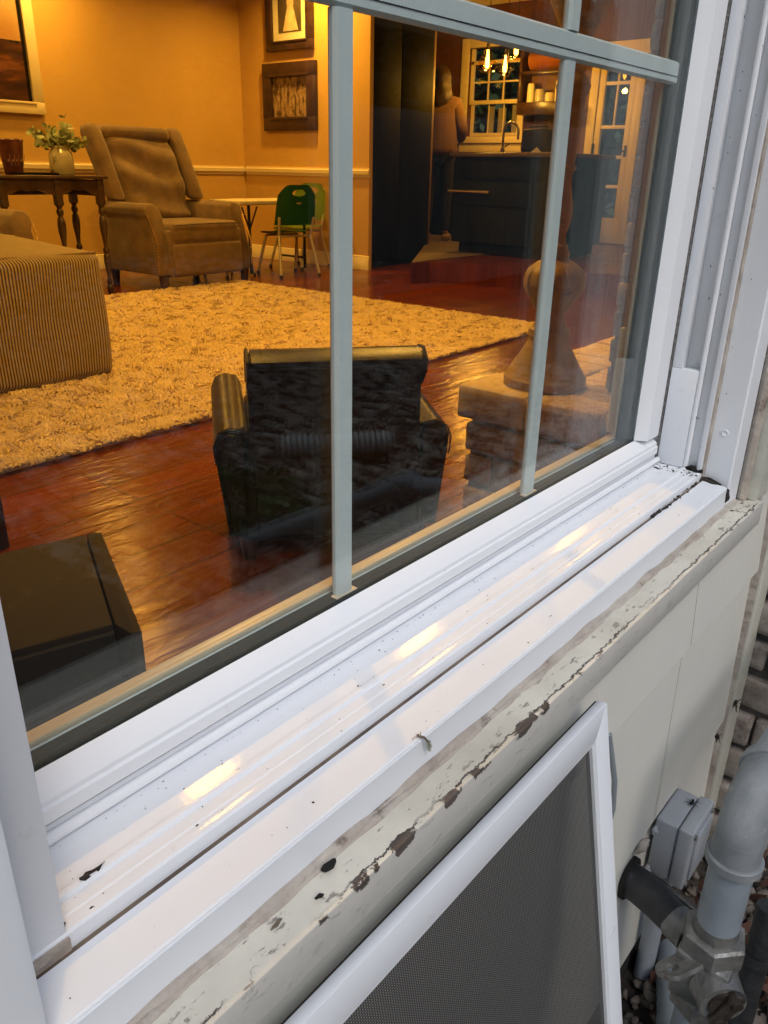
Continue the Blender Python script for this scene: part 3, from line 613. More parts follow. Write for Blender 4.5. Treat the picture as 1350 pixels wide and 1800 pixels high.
# ================================================================== OUTSIDE CORNER: box, pipes, gravel
struct(B().box(-40, -60, -1.0, 60, -.13, FLZ-.02).out('ground', ground_m, smooth=0))
struct(B().box(10.1, -.12, -1.0, 60, 40, FLZ-.022).out('garden_ground', ground_m, smooth=0))
def scatter_stones(name, n, xr, yr, zr, smin, smax, seed, sub=1, label=None, tr=(0, 1)):
    r_ = np.random.default_rng(seed); m = bmesh.new(); bmesh.ops.create_icosphere(m, subdivisions=sub, radius=1)
    m.verts.ensure_lookup_table(); bv = np.array([v.co[:] for v in m.verts]); bf = np.array([[v.index for v in f.verts] for f in m.faces]); m.free()
    k, q = len(bv), len(bf); V = np.zeros((n*k, 3)); F = np.zeros((n*q, 3), int); T = np.zeros(n*q)
    for i in range(n):
        s_ = smin+(smax-smin)*r_.random()**2.2; v = bv*(1+.35*r_.standard_normal((k, 1))*.5)*np.array([s_*r_.uniform(.8, 1.5), s_*r_.uniform(.6, 1.1), s_*r_.uniform(.35, .7)])
        e = Euler((r_.uniform(-.5, .5), r_.uniform(-.5, .5), r_.uniform(0, 6.3))).to_matrix(); v = v @ np.array(e).T
        V[i*k:(i+1)*k] = v+[r_.uniform(*xr), r_.uniform(*yr), r_.uniform(*zr)+s_*.2]; F[i*q:(i+1)*q] = bf+i*k; T[i*q:(i+1)*q] = r_.uniform(*tr)
    o = npmesh(name, V, F, stone_m, None, T); o['kind'] = 'stuff'; o['category'] = 'gravel'; o['label'] = label; return o
scatter_stones('gravel', 1500, (.45, 1.55), (-.75, -.15), (FLZ-.02, FLZ), .006, .021, 11, 2, 'brown and grey broken gravel at the foot of the siding wall', (0, .24))
scatter_stones('gravel', 5200, (1.2, 5.2), (-4.2, -.8), (FLZ-.02, FLZ-.005), .015, .045, 12, 1, 'pale river gravel bed in the garden reflected in the window', (.3, 1))
# junction box
jb = thing('junction_box', 'grey plastic junction box screwed to the siding above the gravel', 'junction box', (1.062, -.150, -.05))
B().box(-.042, -.036, -.055, .048, .0, .055, .004, 3).out('body', pvc_box, jb)
B().box(-.045, -.060, -.058, .051, -.0368, .058, .004, 3).out('lid', pvc_box, jb)
B().box(-.030, -.0645, -.045, .036, -.0595, .045, .002).out('lid_panel', pvc_box, jb)
for sx, sz in ((-.044, .035), (-.044, -.048)):
    B().box(sx-.010, -.007, sz-.006, sx+.002, -.0005, sz+.006, .0018).tube([(sx-.005, -.0095, sz), (sx-.005, -.006, sz)], .0035, 10).out('mounting_ear', pvc_box, jb)
for sx, sz in ((.040, .048), (.040, -.048), (-.036, .048), (-.036, -.048)):
    B().tube([(sx, -.0635, sz), (sx, -.060, sz)], .0042, 10).out('screw', steel_m, jb)
B().tube([(-.012, -.022, -.054), (-.012, -.022, -.33)], .0155, 18).tube([(-.012, -.022, -.054), (-.012, -.022, -.078)], .020, 18).out('conduit', pvc_box, jb)
bg_ = thing('fly', 'dead black fly lying on top of the grey junction box', 'insect', (1.083, -.183, .0075))
B().sphere((0, 0, .0015), .0032, (1.8, .9, .8)).sphere((.006, .001, .002), .0022).jitter(.0007, 300).out('body', hole_m, bg_)
b = B()
for a in range(6): b.tube([(.001*a-.002, 0, .001), (.001*a-.002+.008*math.cos(a*1.05), .009*math.sin(a*1.05), .0028), (.001*a-.002+.011*math.cos(a*1.05), .013*math.sin(a*1.05), .0004)], .0003, 5)
b.out('legs', hole_m, bg_)
def nest(loc, r_, label, seed):
    q = random.Random(seed); b = B().sphere((0, 0, 0), r_, (.8, .6, 1.1), 2).jitter(r_*.6, 1/r_, seed)
    for k in range(14):
        d = Vector((q.uniform(-1, 1), q.uniform(-.6, .1), q.uniform(-1.3, .8))).normalized(); L_ = r_*q.uniform(1.2, 2.6)
        b.tube([d*r_*.3, d*L_*.6+Vector((0, 0, -.1*L_)), d*L_+Vector((q.uniform(-1, 1), 0, -1))*L_*.3], [.0009, .0007, .0003], 5)
    o = b.out('spider_nest', dark_m); o.location = loc; tag(o, label, 'cobweb')
nest((1.339, -.1625, .050), .0055, 'dark cobweb clump on the corner board above the other nest', 21)
nest((1.292, -.1545, -.002), .0055, 'black hanging cobweb clump at the edge of the lap above the box', 23)
blob('plaster_crumb', (.965, -.153, -.012), .011, caulk, 'crumbled pale filler above the black pipe hole', 'filler', (1.1, .5, 1.2), 31, .9)
# gas riser
gp = thing('gas_pipe', 'grey painted gas pipe with large elbow and metal shutoff valve', 'pipe', (.885, -.290, FLZ))
GX, GY = 0, 0; zr = lambda z_: z_-FLZ
B().tube([(0, 0, zr(-.36)), (0, 0, zr(-.135))], .0275, 28).out('lower_pipe', gal_m, gp)
B().tube([(0, 0, zr(-.005)), (0, 0, zr(.125))], .0275, 28).out('riser', gal_m, gp)
B().tube([(0, 0, zr(-.006)), (0, 0, zr(-.0015)), (0, 0, zr(.0), ), (0, 0, zr(.012))], [.0288, .0288, .0292, .028], 28).out('thread', steel_m, gp)
arc = [(.052-.052*math.cos(t), 0, zr(.160)+.052*math.sin(t)) for t in [i*PI/2/12 for i in range(13)]]
b = B().tube(arc, .0300, 30)
b.tube([(0, 0, zr(.1180)), (0, 0, zr(.1182)), (0, 0, zr(.1195)), (0, 0, zr(.1310)), (0, 0, zr(.1325)), (0, 0, zr(.1327)), (0, 0, zr(.165))], [.0285, .0335, .0350, .0350, .0335, .0305, .0300], 36)
b.tube([(.050, 0, zr(.212)), (.0760, 0, zr(.212)), (.0762, 0, zr(.212)), (.0775, 0, zr(.212)), (.0920, 0, zr(.212)), (.0930, 0, zr(.212)), (.0932, 0, zr(.212))], [.0300, .0305, .0335, .0350, .0350, .0335, .0285], 36); b.tube([(a_[0]-.0004, -.0302*math.cos(.0), a_[2]) for a_ in arc], .0012, 6)
b.jitter(.0002, 60).out('elbow', fit_m, gp, 30)
B().tube([(.085, 0, zr(.212)), (.46, 0, zr(.212))], .0275, 28).out('branch_pipe', gal_m, gp)
def hexa(r, z0, z1, ph=0): return B().lathe([(z0, r*.9), (z0+.003, r), (z1-.003, r), (z1, r*.9)], (0, 0, 0), 6).rotz(ph)
hexa(.043, zr(-.040), zr(-.006), .3).out('valve_collar', steel_m, gp, 20)
b = B().box(-.038, -.036, zr(-.118), .038, .036, zr(-.036), .006, 2); b.tube([(-.020, -.017, zr(-.075)), (-.043, -.037, zr(-.075))], [.034, .031], 28); b.out('valve_body', steel_m, gp, 30)
hexa(.040, zr(-.150), zr(-.116), .1).out('valve_collar', steel_m, gp, 20)
b = B().tube([(-.030, -.026, zr(-.072)), (-.046, -.040, zr(-.072))], .0215, 20); b.out('valve_stem', brass_dk, gp)
b = B().box(-.009, -.006, -.032, .009, .006, .032, .004, 2); b.tube([(0, -.009, .019), (0, .009, .019)], .0075, 12); b.tube([(0, -.009, -.019), (0, .009, -.019)], .0075, 12)
bmesh.ops.rotate(b.bm, cent=(0, 0, 0), matrix=Euler((0, R(25), R(-48))).to_matrix(), verts=b.bm.verts); b.move((-.050, -.043, zr(-.072))); b.out('valve_handle', brass_dk, gp)
# lock plate with hole
m = bmesh.new(); n = 20; o_ = []; i_ = []
for k in range(n):
    a = 2*PI*k/n; o_.append(m.verts.new((.022*math.cos(a)+(.03 if math.cos(a) > 0 else 0), 0, .022*math.sin(a)))); i_.append(m.verts.new((.0095*math.cos(a), 0, .0095*math.sin(a))))
for k in range(n): m.faces.new((o_[k], o_[(k+1) % n], i_[(k+1) % n], i_[k]))
g = bmesh.ops.extrude_face_region(m, geom=m.faces[:]); bmesh.ops.translate(m, vec=(0, .006, 0), verts=[v for v in g['geom'] if isinstance(v, bmesh.types.BMVert)]); bmesh.ops.recalc_face_normals(m, faces=m.faces)
bmesh.ops.rotate(m, cent=(0, 0, 0), matrix=Euler((R(62), 0, R(-25))).to_matrix(), verts=m.verts); bmesh.ops.translate(m, vec=(-.062, .028, zr(-.048)), verts=m.verts)
b = B(); b.add(m); b.out('lock_plate', steel_m, gp, 25)
# black service pipe
bp = thing('black_pipe', 'black rubber sleeved pipe running from a hole in the siding to the valve', 'pipe', (.945, -.145, -.062))
B().tube([(.0, .02, .0), (-.004, -.02, .0), (-.014, -.055, .0), (-.028, -.088, -.001)], [.027, .0265, .026, .0245], 22).jitter(.0012, 50).out('sleeve', black_rub, bp)
B().tube([(-.028, -.086, -.001), (-.040, -.112, -.002)], [.0265, .024], 20).jitter(.002, 60).out('sealed_end', steel_m, bp)
B().tube([(.0, -.0005, .0), (.0, -.007, .0)], .0335, 24).jitter(.0025, 50).out('hole_collar', hole_m, bp)
tag(B().tube([(1.010, -.152, -.100), (1.0, -.19, -.095), (1.005, -.235, -.115), (1.02, -.275, -.15), (1.03, -.30, -.22), (1.02, -.31, -.36)], .0042, 10).out('black_cable', black_rub), 'thin black cable looping from the black pipe past the junction box', 'cable')
tag(B().tube([(.752, -.151, .330), (.775, -.159, .25), (.783, -.160, .20), (.792, -.153, .135), (.800, -.15, .128)], .0034, 10).out('flat_cable', pvc_dark), 'dark grey cable loop bulging out behind the right edge of the screen', 'cable')
tag(B().tube([(1.02, -.33, -.05), (1.01, -.335, -.12), (1.005, -.335, -.20), (1.0, -.34, -.37)], [.017, .018, .017, .017], 16).tube([(1.009, -.335, -.135), (1.007, -.335, -.15)], .0205, 16).jitter(.0012, 40).out('wrapped_pipe', black_rub), 'dark wrapped pipe going into the ground right of the valve', 'pipe')
tag(B().tube([(.70, -.40, -.315), (.95, -.27, -.325), (1.10, -.21, -.33)], .036, 22).out('drain_pipe', pvc_dark), 'blue grey drain pipe lying on the gravel behind the screen foot', 'pipe')
# things seen only as reflections in the glass
cp = B()
a_, b2 = Vector((2.46, -2.22, -.285)), Vector((2.88, -1.88, -.285)); n = 120
pts = [a_.lerp(b2, i/n) for i in range(n+1)]; cp.tube(pts, [.050+.006*math.sin(i*2*PI/6) for i in range(n+1)], 26); tag(cp.out('corrugated_pipe', corr_m), 'pale corrugated downspout hose on the gravel, mirrored in the pane', 'pipe')
gpp = thing('garden_pipework', 'grey drain pipes with tee and bends, mirrored low in the middle panes', 'pipe', (2.3, -1.3, FLZ))
B().tube([(-.80, -.15, .11), (.0, -.05, .14)], .040, 22).out('long_pipe', pvc_dark, gpp)
B().tube([(.0, -.05, .14), (.10, .10, .14), (.22, .28, .13)], .040, 22).out('side_pipe', pvc_dark, gpp)
B().tube([(-.07, -.06, .138), (.06, -.04, .14)], .050, 22).tube([(.0, -.05, .14), (.0, -.05, -.02)], .042, 22).out('tee', pvc_dark, gpp)
B().tube([(-.36+.10*math.cos(t), .30, .10*math.sin(t)+.0) for t in [i*PI/14 for i in range(15)]], .035, 18).out('bend', pvc_dark, gpp)
def leafcloud(name, n, fn, size, mat, parent=None, seed=2):
    r_ = np.random.default_rng(seed); V = np.zeros((n*4, 3)); F = np.arange(n*4).reshape(n, 4)
    for i in range(n):
        c = np.array(fn(r_)); a = np.array(Euler((r_.uniform(0, 6.3), r_.uniform(0, 6.3), r_.uniform(0, 6.3))).to_matrix()); s_ = size*r_.uniform(.6, 1.4)
        V[i*4:i*4+4] = (np.array([[0, -1, 0], [.5, 0, .12], [0, 1, 0], [-.5, 0, .12]])*s_) @ a.T + c
    return npmesh(name, V, F, mat, parent)
def hedge_fn(r_):
    x = r_.uniform(-6, 16); d = r_.uniform(-1, 1); h = 3.9+.5*math.sin(x*.9)+.4*math.sin(x*2.3+1); return (x, -7+d*.8+.3*math.sin(x*1.7), FLZ+r_.random()**.8*h)
hd = thing('hedge', 'added dark green hedge that keeps bright sky out of the upper panes', 'hedge', (0, 0, 0))  # unseen hedge, added and sized to block sky reflections in the glass
leafcloud('foliage', 42000, hedge_fn, .10, hedge_m, hd); B().box(-6, -7.5, FLZ, 16, -6.9, 3.3).jitter(.2, 1).out('inner_branches', dark_m, hd, 0)
hd2 = thing('hedge', 'dark hedge outside the kitchen window and glass door', 'hedge', (0, 0, 0))
leafcloud('foliage', 14000, lambda r_: (12.5+r_.uniform(-.5, .5), r_.uniform(1, 11), FLZ+r_.random()*4.6), .10, hedge_m, hd2, 5); B().box(12.4, 1, FLZ, 12.9, 11, 4.0).out('inner_branches', dark_m, hd2, 0)
fn_ = thing('garden_fence', 'weathered pale board fence mirrored in the right panes', 'fence', (0, 0, 0))
fm_ = pm('weathered_board', (.22, .215, .20), (.15, .145, .14), 3, .8, .3, 20, stretch=(6, 1, .4))
b = B()
for k in range(66): b.box(6.4+k*.15, -5.215, FLZ+.03, 6.4+k*.15+.142, -5.195, 1.50+.006*math.sin(k*5.1), .002)
b.out('boards', fm_, fn_, 20); B().box(6.4, -5.255, .0, 16.3, -5.216, .09).box(6.4, -5.255, 1.1, 16.3, -5.216, 1.19).out('rails', fm_, fn_, 0)
for k in range(5): B().box(6.4+k*2.4, -5.345, FLZ, 6.49+k*2.4, -5.256, 1.56).out('fence_post', fm_, fn_, 0)
gc = leafcloud('ground_cover', 2600, lambda r_: (r_.uniform(2.2, 6.2), r_.uniform(-6.0, -4.6), FLZ+r_.random()**1.5*.55), .045, pm('pale_leaf', (.50, .52, .48), (.16, .20, .12), 9, .6), None, 15)
gc['kind'] = 'stuff'; gc['category'] = 'plants'; gc['label'] = 'pale flowering ground cover mirrored over the ottoman and recliner'
ll = leafcloud('leaf_litter', 420, lambda r_: (r_.uniform(.7, 1.5), r_.uniform(-.7, -.15), FLZ+.006+r_.random()*.02), .016, pm('dead_leaf', (.10, .035, .02), (.05, .025, .015), 20, .8), None, 31)
ll['kind'] = 'stuff'; ll['category'] = 'leaves'; ll['label'] = 'reddish brown dead leaves scattered over the gravel by the wall'
iv = thing('ivy_plant', 'small green ivy on the gravel, mirrored low in the left pane', 'plant', (1.75, -1.9, FLZ))
def ivy(r_):
    a = r_.uniform(0, 6.3); q = .42*math.sqrt(r_.random()); return (q*math.cos(a), q*math.sin(a), .03+r_.random()*.16*(1-q))
leafcloud('foliage', 700, ivy, .028, pm('ivy_leaf', (.05, .13, .04), (.08, .18, .05), 20, .45), iv, 8)
tag(B().box(3.0, -1.02, FLZ, 3.1, -.92, 3.0, .008).out('porch_post', pm('post_paint', (.50, .55, .56), None, 5, .5)), 'pale blue grey porch post mirrored as a vertical strip in the right panes', 'post')

# ================================================================== ROOM FURNITURE
# rug: backing + tufts
rg = thing('rug', 'thick golden beige shag rug on the mahogany floor', 'rug', (0, 0, 0))
B().box(-1.5, 2.07, .0, 4.70, 5.10, .018).out('backing', rug_m, rg, 0)
n = 260000; X = rng.uniform(-.3, 4.72, n); Y = 2.04+rng.random(n)**1.25*3.06
cl = np.array([noise.noise((float(a)*13, float(b_)*13, 0)) for a, b_ in zip(X, Y)]); ang = cl*4+rng.uniform(-1.4, 1.4, n); L = rng.uniform(.012, .027, n)*(1+.3*cl); wd = rng.uniform(.0011, .0021, n)*(1+Y*.30)
dx, dy = np.cos(ang), np.sin(ang); V = np.zeros((n, 6, 3)); base = np.stack([X, Y, np.full(n, .012)], 1); side = np.stack([-dy, dx, np.zeros(n)], 1)*wd[:, None]
lean = rng.uniform(.35, 1.0, n)
mid = base+np.stack([dx*L*.30*lean, dy*L*.30*lean, L*.62], 1); tip = base+np.stack([dx*L*.85*lean, dy*L*.85*lean, L*(.95-.35*lean)], 1)
V[:, 0] = base-side; V[:, 1] = base+side; V[:, 2] = mid+side; V[:, 3] = mid-side; V[:, 4] = tip+side*.5; V[:, 5] = tip-side*.5
i0 = np.arange(n)*6; F = np.concatenate([np.stack([i0, i0+1, i0+2, i0+3], 1), np.stack([i0+3, i0+2, i0+4, i0+5], 1)])
tf = npmesh('pile', V.reshape(-1, 3), F, rug_m, rg); tf['kind'] = 'stuff'

# corduroy ottoman
ot = thing('ottoman', 'large square corduroy ottoman in beige and brown stripes on the rug', 'ottoman', (1.56, 3.36, 0))
b = B(); b.box(-.50, -.44, .022, .50, .44, .565, .035, 4)
bmesh.ops.subdivide_edges(b.bm, edges=[e for e in b.bm.edges if e.calc_length() > .3], cuts=14, use_grid_fill=True)
for v in b.bm.verts:
    if v.co.z > .5: v.co.z += .095*max(0, 1-(v.co.x/.5)**2)*max(0, 1-(v.co.y/.44)**2)
    v.co.x += .008*math.sin(v.co.z*6)*(1 if v.co.x > 0 else -1)
b.jitter(.007, 4); b.out('cover', cord_m, ot, 50)
b = B()
q = [(-.478, -.418), (.478, -.418), (.478, .418), (-.478, .418), (-.478, -.418)]
for p_, q_ in zip(q, q[1:]): b.tube([(*p_, .566), (*q_, .566)], .006, 8)
b.out('piping', suede, ot)

# recliner
def recliner(loc, label):
    t = thing('recliner', label, 'armchair', loc, 0, 'wingback recliners in the living room')
    W_, D_ = .97, .90
    B().box(-.37, .02, .10, .37, .80, .46, .02, 3).out('base', suede, t)
    b = B().box(-.345, .0, .36, .345, .62, .515, .045, 4); b.jitter(.006, 5); b.out('seat_cushion', suede, t, 50)
    b = B().box(-.345, -.012, .115, .345, .03, .355, .02, 3); b.jitter(.004, 6); b.out('footrest', suede, t, 50)
    B().tube([(-.34, -.004, .50), (0, -.010, .503), (.34, -.004, .50)], .005, 6).out('piping', dark_wood, t)
    for s in (-1, 1):
        # rolled arm: profile (x,z) swept along y, front scooped
        prof = [(.345, .12), (.345, .56), (.36, .625), (.40, .655), (.455, .650), (.485, .615), (.480, .57), (.462, .53), (.465, .30), (.47, .12)]
        b = B().prism([(s*x, z) for x, z in prof], 1, .03, .80, .012)
        for v in b.bm.verts:
            if v.co.y < .1 and v.co.z > .35: v.co.y += (v.co.z-.35)*.42
            elif v.co.y < .1: pass
        b.out('arm', suede, t, 45)
        b = B()
        pts = [(s*.475, .035, .16), (s*.470, .03, .36), (s*.472, .075, .46), (s*.478, .13, .58)]
        for (p_, q_) in zip(pts, pts[1:]):
            for k in range(9): c = Vector(p_).lerp(Vector(q_), k/9); b.sphere(c+Vector((s*.004, -.004, 0)), .006, (1, 1, 1), 1)
        b.out('nailhead_trim', brass_m, t)
        b = B().prism([(y, z) for y, z in ((.56, .66), (.72, .66), (.96, 1.10), (1.00, 1.19), (.96, 1.235), (.86, 1.23), (.78, 1.10))], 0, s*.335, s*.465, .045); b.jitter(.006, 6); b.out('wing', suede, t, 45)
    b = B().prism([(.62, .40), (.82, .40), (1.10, 1.18), (1.07, 1.225), (.98, 1.235), (.92, 1.19)], 0, -.333, .333, .03); b.out('back', suede, t, 50)
    b = B(); b.box(-.325, .0, .0, .325, .14, .70, .06, 4)
    bmesh.ops.subdivide_edges(b.bm, edges=[e for e in b.bm.edges if e.calc_length() > .2], cuts=12, use_grid_fill=True)
    for v in b.bm.verts:
        if v.co.y < .05: v.co.y -= .03*math.sin(PI*min(1, max(0, v.co.z/.68)))+.016*math.sin(v.co.z*24+1.6*math.sin(v.co.x*6+.5)) * (1.3-v.co.z)+.010*math.sin(v.co.x*9+v.co.z*13)
    bmesh.ops.rotate(b.bm, cent=(0, 0, 0), matrix=Matrix.Rotation(R(-21), 3, 'X'), verts=b.bm.verts); b.move((0, .585, .505)); b.out('back_cushion', suede, t, 60)
    b = B().box(-.33, .0, .0, .33, .17, .13, .06, 4); bmesh.ops.rotate(b.bm, cent=(0, 0, 0), matrix=Matrix.Rotation(R(-21), 3, 'X'), verts=b.bm.verts); b.move((0, .80, 1.125)); b.jitter(.014, 7); b.out('head_roll', suede, t, 60)
    for sx in (-.42, .42):
        for sy in (.06, .74): B().lathe([(0, .028), (.12, .040)], (sx, sy, 0), 12).out('foot', mahog, t)
    return t
rc = recliner((4.365, 5.06, 0), 'brown suede wingback recliner with nailhead arms beside the children table')
r2 = copy_tree(rc); r2.location = (2.235, 4.62, 0); r2['label'] = 'brown recliner mostly cut off at the left edge behind the ottoman'

# console table with turned legs
ct = thing('console_table', 'dark wooden side table with turned legs and scalloped apron', 'table', (3.20, 5.50, 0))
B().box(-.46, -.24, .828, .43, .24, .850, .007, 3).out('table_top', dark_wood, ct)
def apron(x0, x1):
    pts = [(x0, .822), (x1, .822), (x1, .70)]; n = 12; w = x1-x0
    for k in range(n+1):
        u = k/n; x = x1-w*u; z_ = .705+.055*math.sin(PI*u)**.6 - .012*math.sin(3*PI*u)**2; pts.append((x, z_))
    return pts
B().prism([(x, z) for x, z in apron(-.38, .02)], 1, -.205, -.185).prism(apron(.05, .355), 1, -.205, -.185).out('apron', dark_wood, ct, 25)
B().box(-.36, .17, .71, .36, .19, .822).box(-.38, -.18, .71, -.36, .18, .822).box(.355, -.18, .71, .375, .18, .822).out('apron', dark_wood, ct, 25)
lp = [(0, .016), (.015, .024), (.05, .026), (.07, .016), (.09, .022), (.10, .022), (.12, .013), (.17, .018), (.24, .027), (.28, .026), (.30, .016), (.315, .024), (.33, .024), (.345, .014), (.40, .018), (.47, .028), (.52, .030), (.56, .024), (.575, .015), (.59, .024), (.61, .026), (.63, .016), (.65, .028)]
for x, y in ((.375, -.19), (.035, -.19), (-.37, -.19), (.375, .19), (-.37, .19)):
    b = B().lathe(lp, (x, y, 0), 16); b.box(x-.026, y-.026, .65, x+.026, y+.026, .826, .003); b.out('leg', dark_wood, ct, 40)
tag(B().box(2.97, 5.33, .8505, 3.28, 5.46, .866, .003).out('tablet', kit_black), 'flat black tablet lying on the turned leg table below the vase', 'tablet')
vs = thing('vase', 'pale stoneware jar with sage leaves on the turned leg table', 'vase', (3.39, 5.47, .8502))
B().lathe([(0, .080), (.01, .088), (.13, .084), (.155, .078), (.170, .062), (.178, .060), (.190, .064), (.196, .062), (.19, .054), (.10, .054)], (0, 0, 0), 28).out('jar', ceramic, vs, 50)
B().tube([(-.072, -.04, .135), (-.086, -.052, .12), (-.080, -.048, .10)], .007, 8).out('handle', ceramic, vs)
rl = random.Random(4); Vs = []; Fs = []; st = B()
for k in range(26):
    a = rl.uniform(0, 6.28); el = rl.uniform(.25, 1.3); ln = rl.uniform(.10, .24); d = Vector((math.cos(a)*math.cos(el), math.sin(a)*math.cos(el), math.sin(el)))
    if k == 0: d = Vector((.30, .1, .9)).normalized(); ln = .27
    if k in (1, 2): d = Vector((-.85, -.1, .38+.15*k)).normalized(); ln = .26
    p0 = Vector((0, 0, .16)); p1 = p0+d*ln+Vector((0, 0, -.02)); st.tube([p0, p0.lerp(p1, .5)+Vector((0, 0, .012)), p1], .0018, 5)
    for j_ in range(10):
        c = p0.lerp(p1, .30+.075*j_); u = Vector((rl.uniform(-1, 1), rl.uniform(-1, 1), rl.uniform(-.2, 1))).normalized(); w = u.cross(Vector((rl.uniform(-1, 1), rl.uniform(-1, 1), .3))).normalized(); l_ = rl.uniform(.040, .072)*(1 if j_ < 9 else .8)
        nn = u.cross(w); i_ = len(Vs)
        for (t_, s_, h) in ((0, 0, 0), (.3, .24, .04), (.65, .26, .05), (1, 0, -.03), (.65, -.26, .05), (.3, -.24, .04), (.5, 0, -.04)): Vs.append(c+u*l_*t_+w*l_*s_+nn*l_*h)
        for q_ in range(6): Fs.append((i_+6, i_+q_, i_+(q_+1) % 6))
st.out('stems', leaf_m, vs); npmesh('leaves', [tuple(v) for v in Vs], Fs, leaf_m, vs)
pt = thing('pot', 'dark red patterned flower pot on the turned leg table', 'pot', (3.02, 5.47, .8502))
B().lathe([(0, .056), (.006, .060), (.215, .086), (.222, .090), (.23, .086), (.20, .080)], (0, 0, 0), 24).out('body', fruitred, pt)
b = B()
for k in range(5):
    a0 = -2.3+k*.35
    b.tube([((.072+.02*t/20)*math.cos(a0+.12*math.cos(t*.5)), (.072+.02*t/20)*math.sin(a0+.12*math.cos(t*.5)), .06+.005*t+.02*math.sin(t*.5)) for t in range(14)], .0022, 5)
b.out('relief_scroll', pm('bronze_relief', (.25, .12, .06), None, 10, .4), pt)

# pictures
def picture(name, label, cat, axis, w, u0, u1, z0, z1, fwid, fmat, inner, innermat, depth=.045):
    t = thing(name, label, cat)
    def bx(a0, a1, b0, b1, d0, d1, bev=.003):
        if axis == 'x': return B().box(w-d1, a0, b0, w-d0, a1, b1, bev)
        return B().box(a0, w-d1, b0, a1, w-d0, b1, bev)
    b = B()
    for (a0, a1, c0, c1) in ((u0, u1, z0, z0+fwid), (u0, u1, z1-fwid, z1), (u0, u0+fwid, z0+fwid, z1-fwid), (u1-fwid, u1, z0+fwid, z1-fwid)):
        q = bx(a0, a1, c0, c1, .001, depth, .006); tmp = bpy.data.meshes.new('q'); q.bm.to_mesh(tmp); q.bm.free(); b.bm.from_mesh(tmp)
    for (a0, a1, c0, c1) in ((u0+fwid*.8, u1-fwid*.8, z0+fwid*.8, z0+fwid), (u0+fwid*.8, u1-fwid*.8, z1-fwid, z1-fwid*.8)):
        q = bx(a0, a1, c0, c1, .001, depth+.008, .002); tmp = bpy.data.meshes.new('q'); q.bm.to_mesh(tmp); q.bm.free(); b.bm.from_mesh(tmp)
    b.out('frame', fmat, t, 35)
    q = bx(u0+fwid*.9, u1-fwid*.9, z0+fwid*.9, z1-fwid*.9, .002, depth*.35, 0); q.out(inner, innermat, t, 0); return t
def photo_mat(name, stops, scale, stretch):
    m, nt, p = newmat(name); co = coords(nt, stretch); n = N(nt, 'ShaderNodeTexNoise', Scale=scale, Detail=3, Roughness=.6); nt.links.new(co, n.inputs['Vector'])
    nt.links.new(ramp(nt, n.outputs['Fac'], stops), p.inputs['Base Color']); p.inputs['Roughness'].default_value = .35; return m
group_ph = photo_mat('sepia_group', [(.38, (.04, .022, .015)), (.48, (.13, .08, .05)), (.58, (.34, .24, .15)), (.7, (.10, .06, .04))], 3.2, (1, 6, 3))
pp = picture('picture_frame', 'dark wide framed sepia group photograph hanging above the green chairs', 'picture', 'x', 6.29, 5.655, 6.40, 1.275, 1.885, .125, mahog, 'photograph', group_ph)
b = B()
for k in range(9):
    y = 5.82+k*.053; h = .10+.05*random.random(); b.lathe([(0, .012), (.05, .020), (h, .017), (h+.02, .010), (h+.05, .012), (h+.06, .004)], (6.268, y, 1.40+.06*(k % 2)), 8)
for v in b.bm.verts: v.co.x = 6.2735+(v.co.x-6.268)*.1
b.out('printed_figures', pm('sepia_figures', (.42, .30, .19), (.16, .10, .06), 22, .5), pp)
pq = picture('picture_frame', 'dark framed portrait of a pale figure hanging above the other photograph', 'picture', 'x', 6.29, 5.69, 6.325, 1.985, 2.66, .085, mahog, 'mount', paper_m)
B().box(6.2715, 5.85, 2.14, 6.2735, 6.165, 2.52).out('photograph', pm('dark_backdrop', (.06, .045, .03), (.12, .09, .05), 6, .5), pq, 0)
b = B().lathe([(0, .105), (.06, .085), (.14, .060), (.20, .040), (.23, .048), (.27, .042), (.29, .016), (.31, .024), (.335, .024), (.35, .01)], (0, 0, 0), 16)
for v in b.bm.verts: v.co = Vector((6.271+v.co.x*.012, 5.995+v.co.y, 2.15+v.co.z))
b.out('printed_figure', pm('pale_dress', (.66, .56, .38), (.42, .34, .22), 12, .6), pq)
land = photo_mat('landscape', [(.3, (.03, .012, .008)), (.5, (.08, .03, .015)), (.62, (.20, .07, .025)), (.75, (.05, .03, .015))], 2.2, (1, 1, 5))
pa = picture('painting', 'landscape painting in a pale cream frame at the upper left corner', 'painting', 'y', 6.77, 2.6, 4.03, 1.31, 2.50, .095, cream_m, 'canvas_border', kit_black)
B().box(2.71, 6.750, 1.40, 3.905, 6.7515, 2.40).out('canvas', land, pa, 0)
b = B().box(2.71, 6.747, 1.85, 3.90, 6.7495, 2.40); b.out('painted_sky', pm('painted_sky', (.42, .22, .07), (.50, .36, .18), 2.5, .5, stretch=(1, 1, 2)), pa, 0)
b = B()
for k in range(26): b.sphere((2.74+k*.045, 6.7485, 1.86+.02*random.random()), .035*random.uniform(.6, 1.4), (1, .02, 1), 1)
b.out('painted_trees', hole_m, pa)
sw = thing('light_switch', 'ivory light switch plate on the wall right of the pictures', 'switch', (6.2895, 5.44, 1.67))
B().box(-.006, -.042, -.062, 0, .042, .062, .002).out('plate', switch_m, sw); B().box(-.014, -.006, -.012, -.006, .006, .012, .002).out('toggle', switch_m, sw)

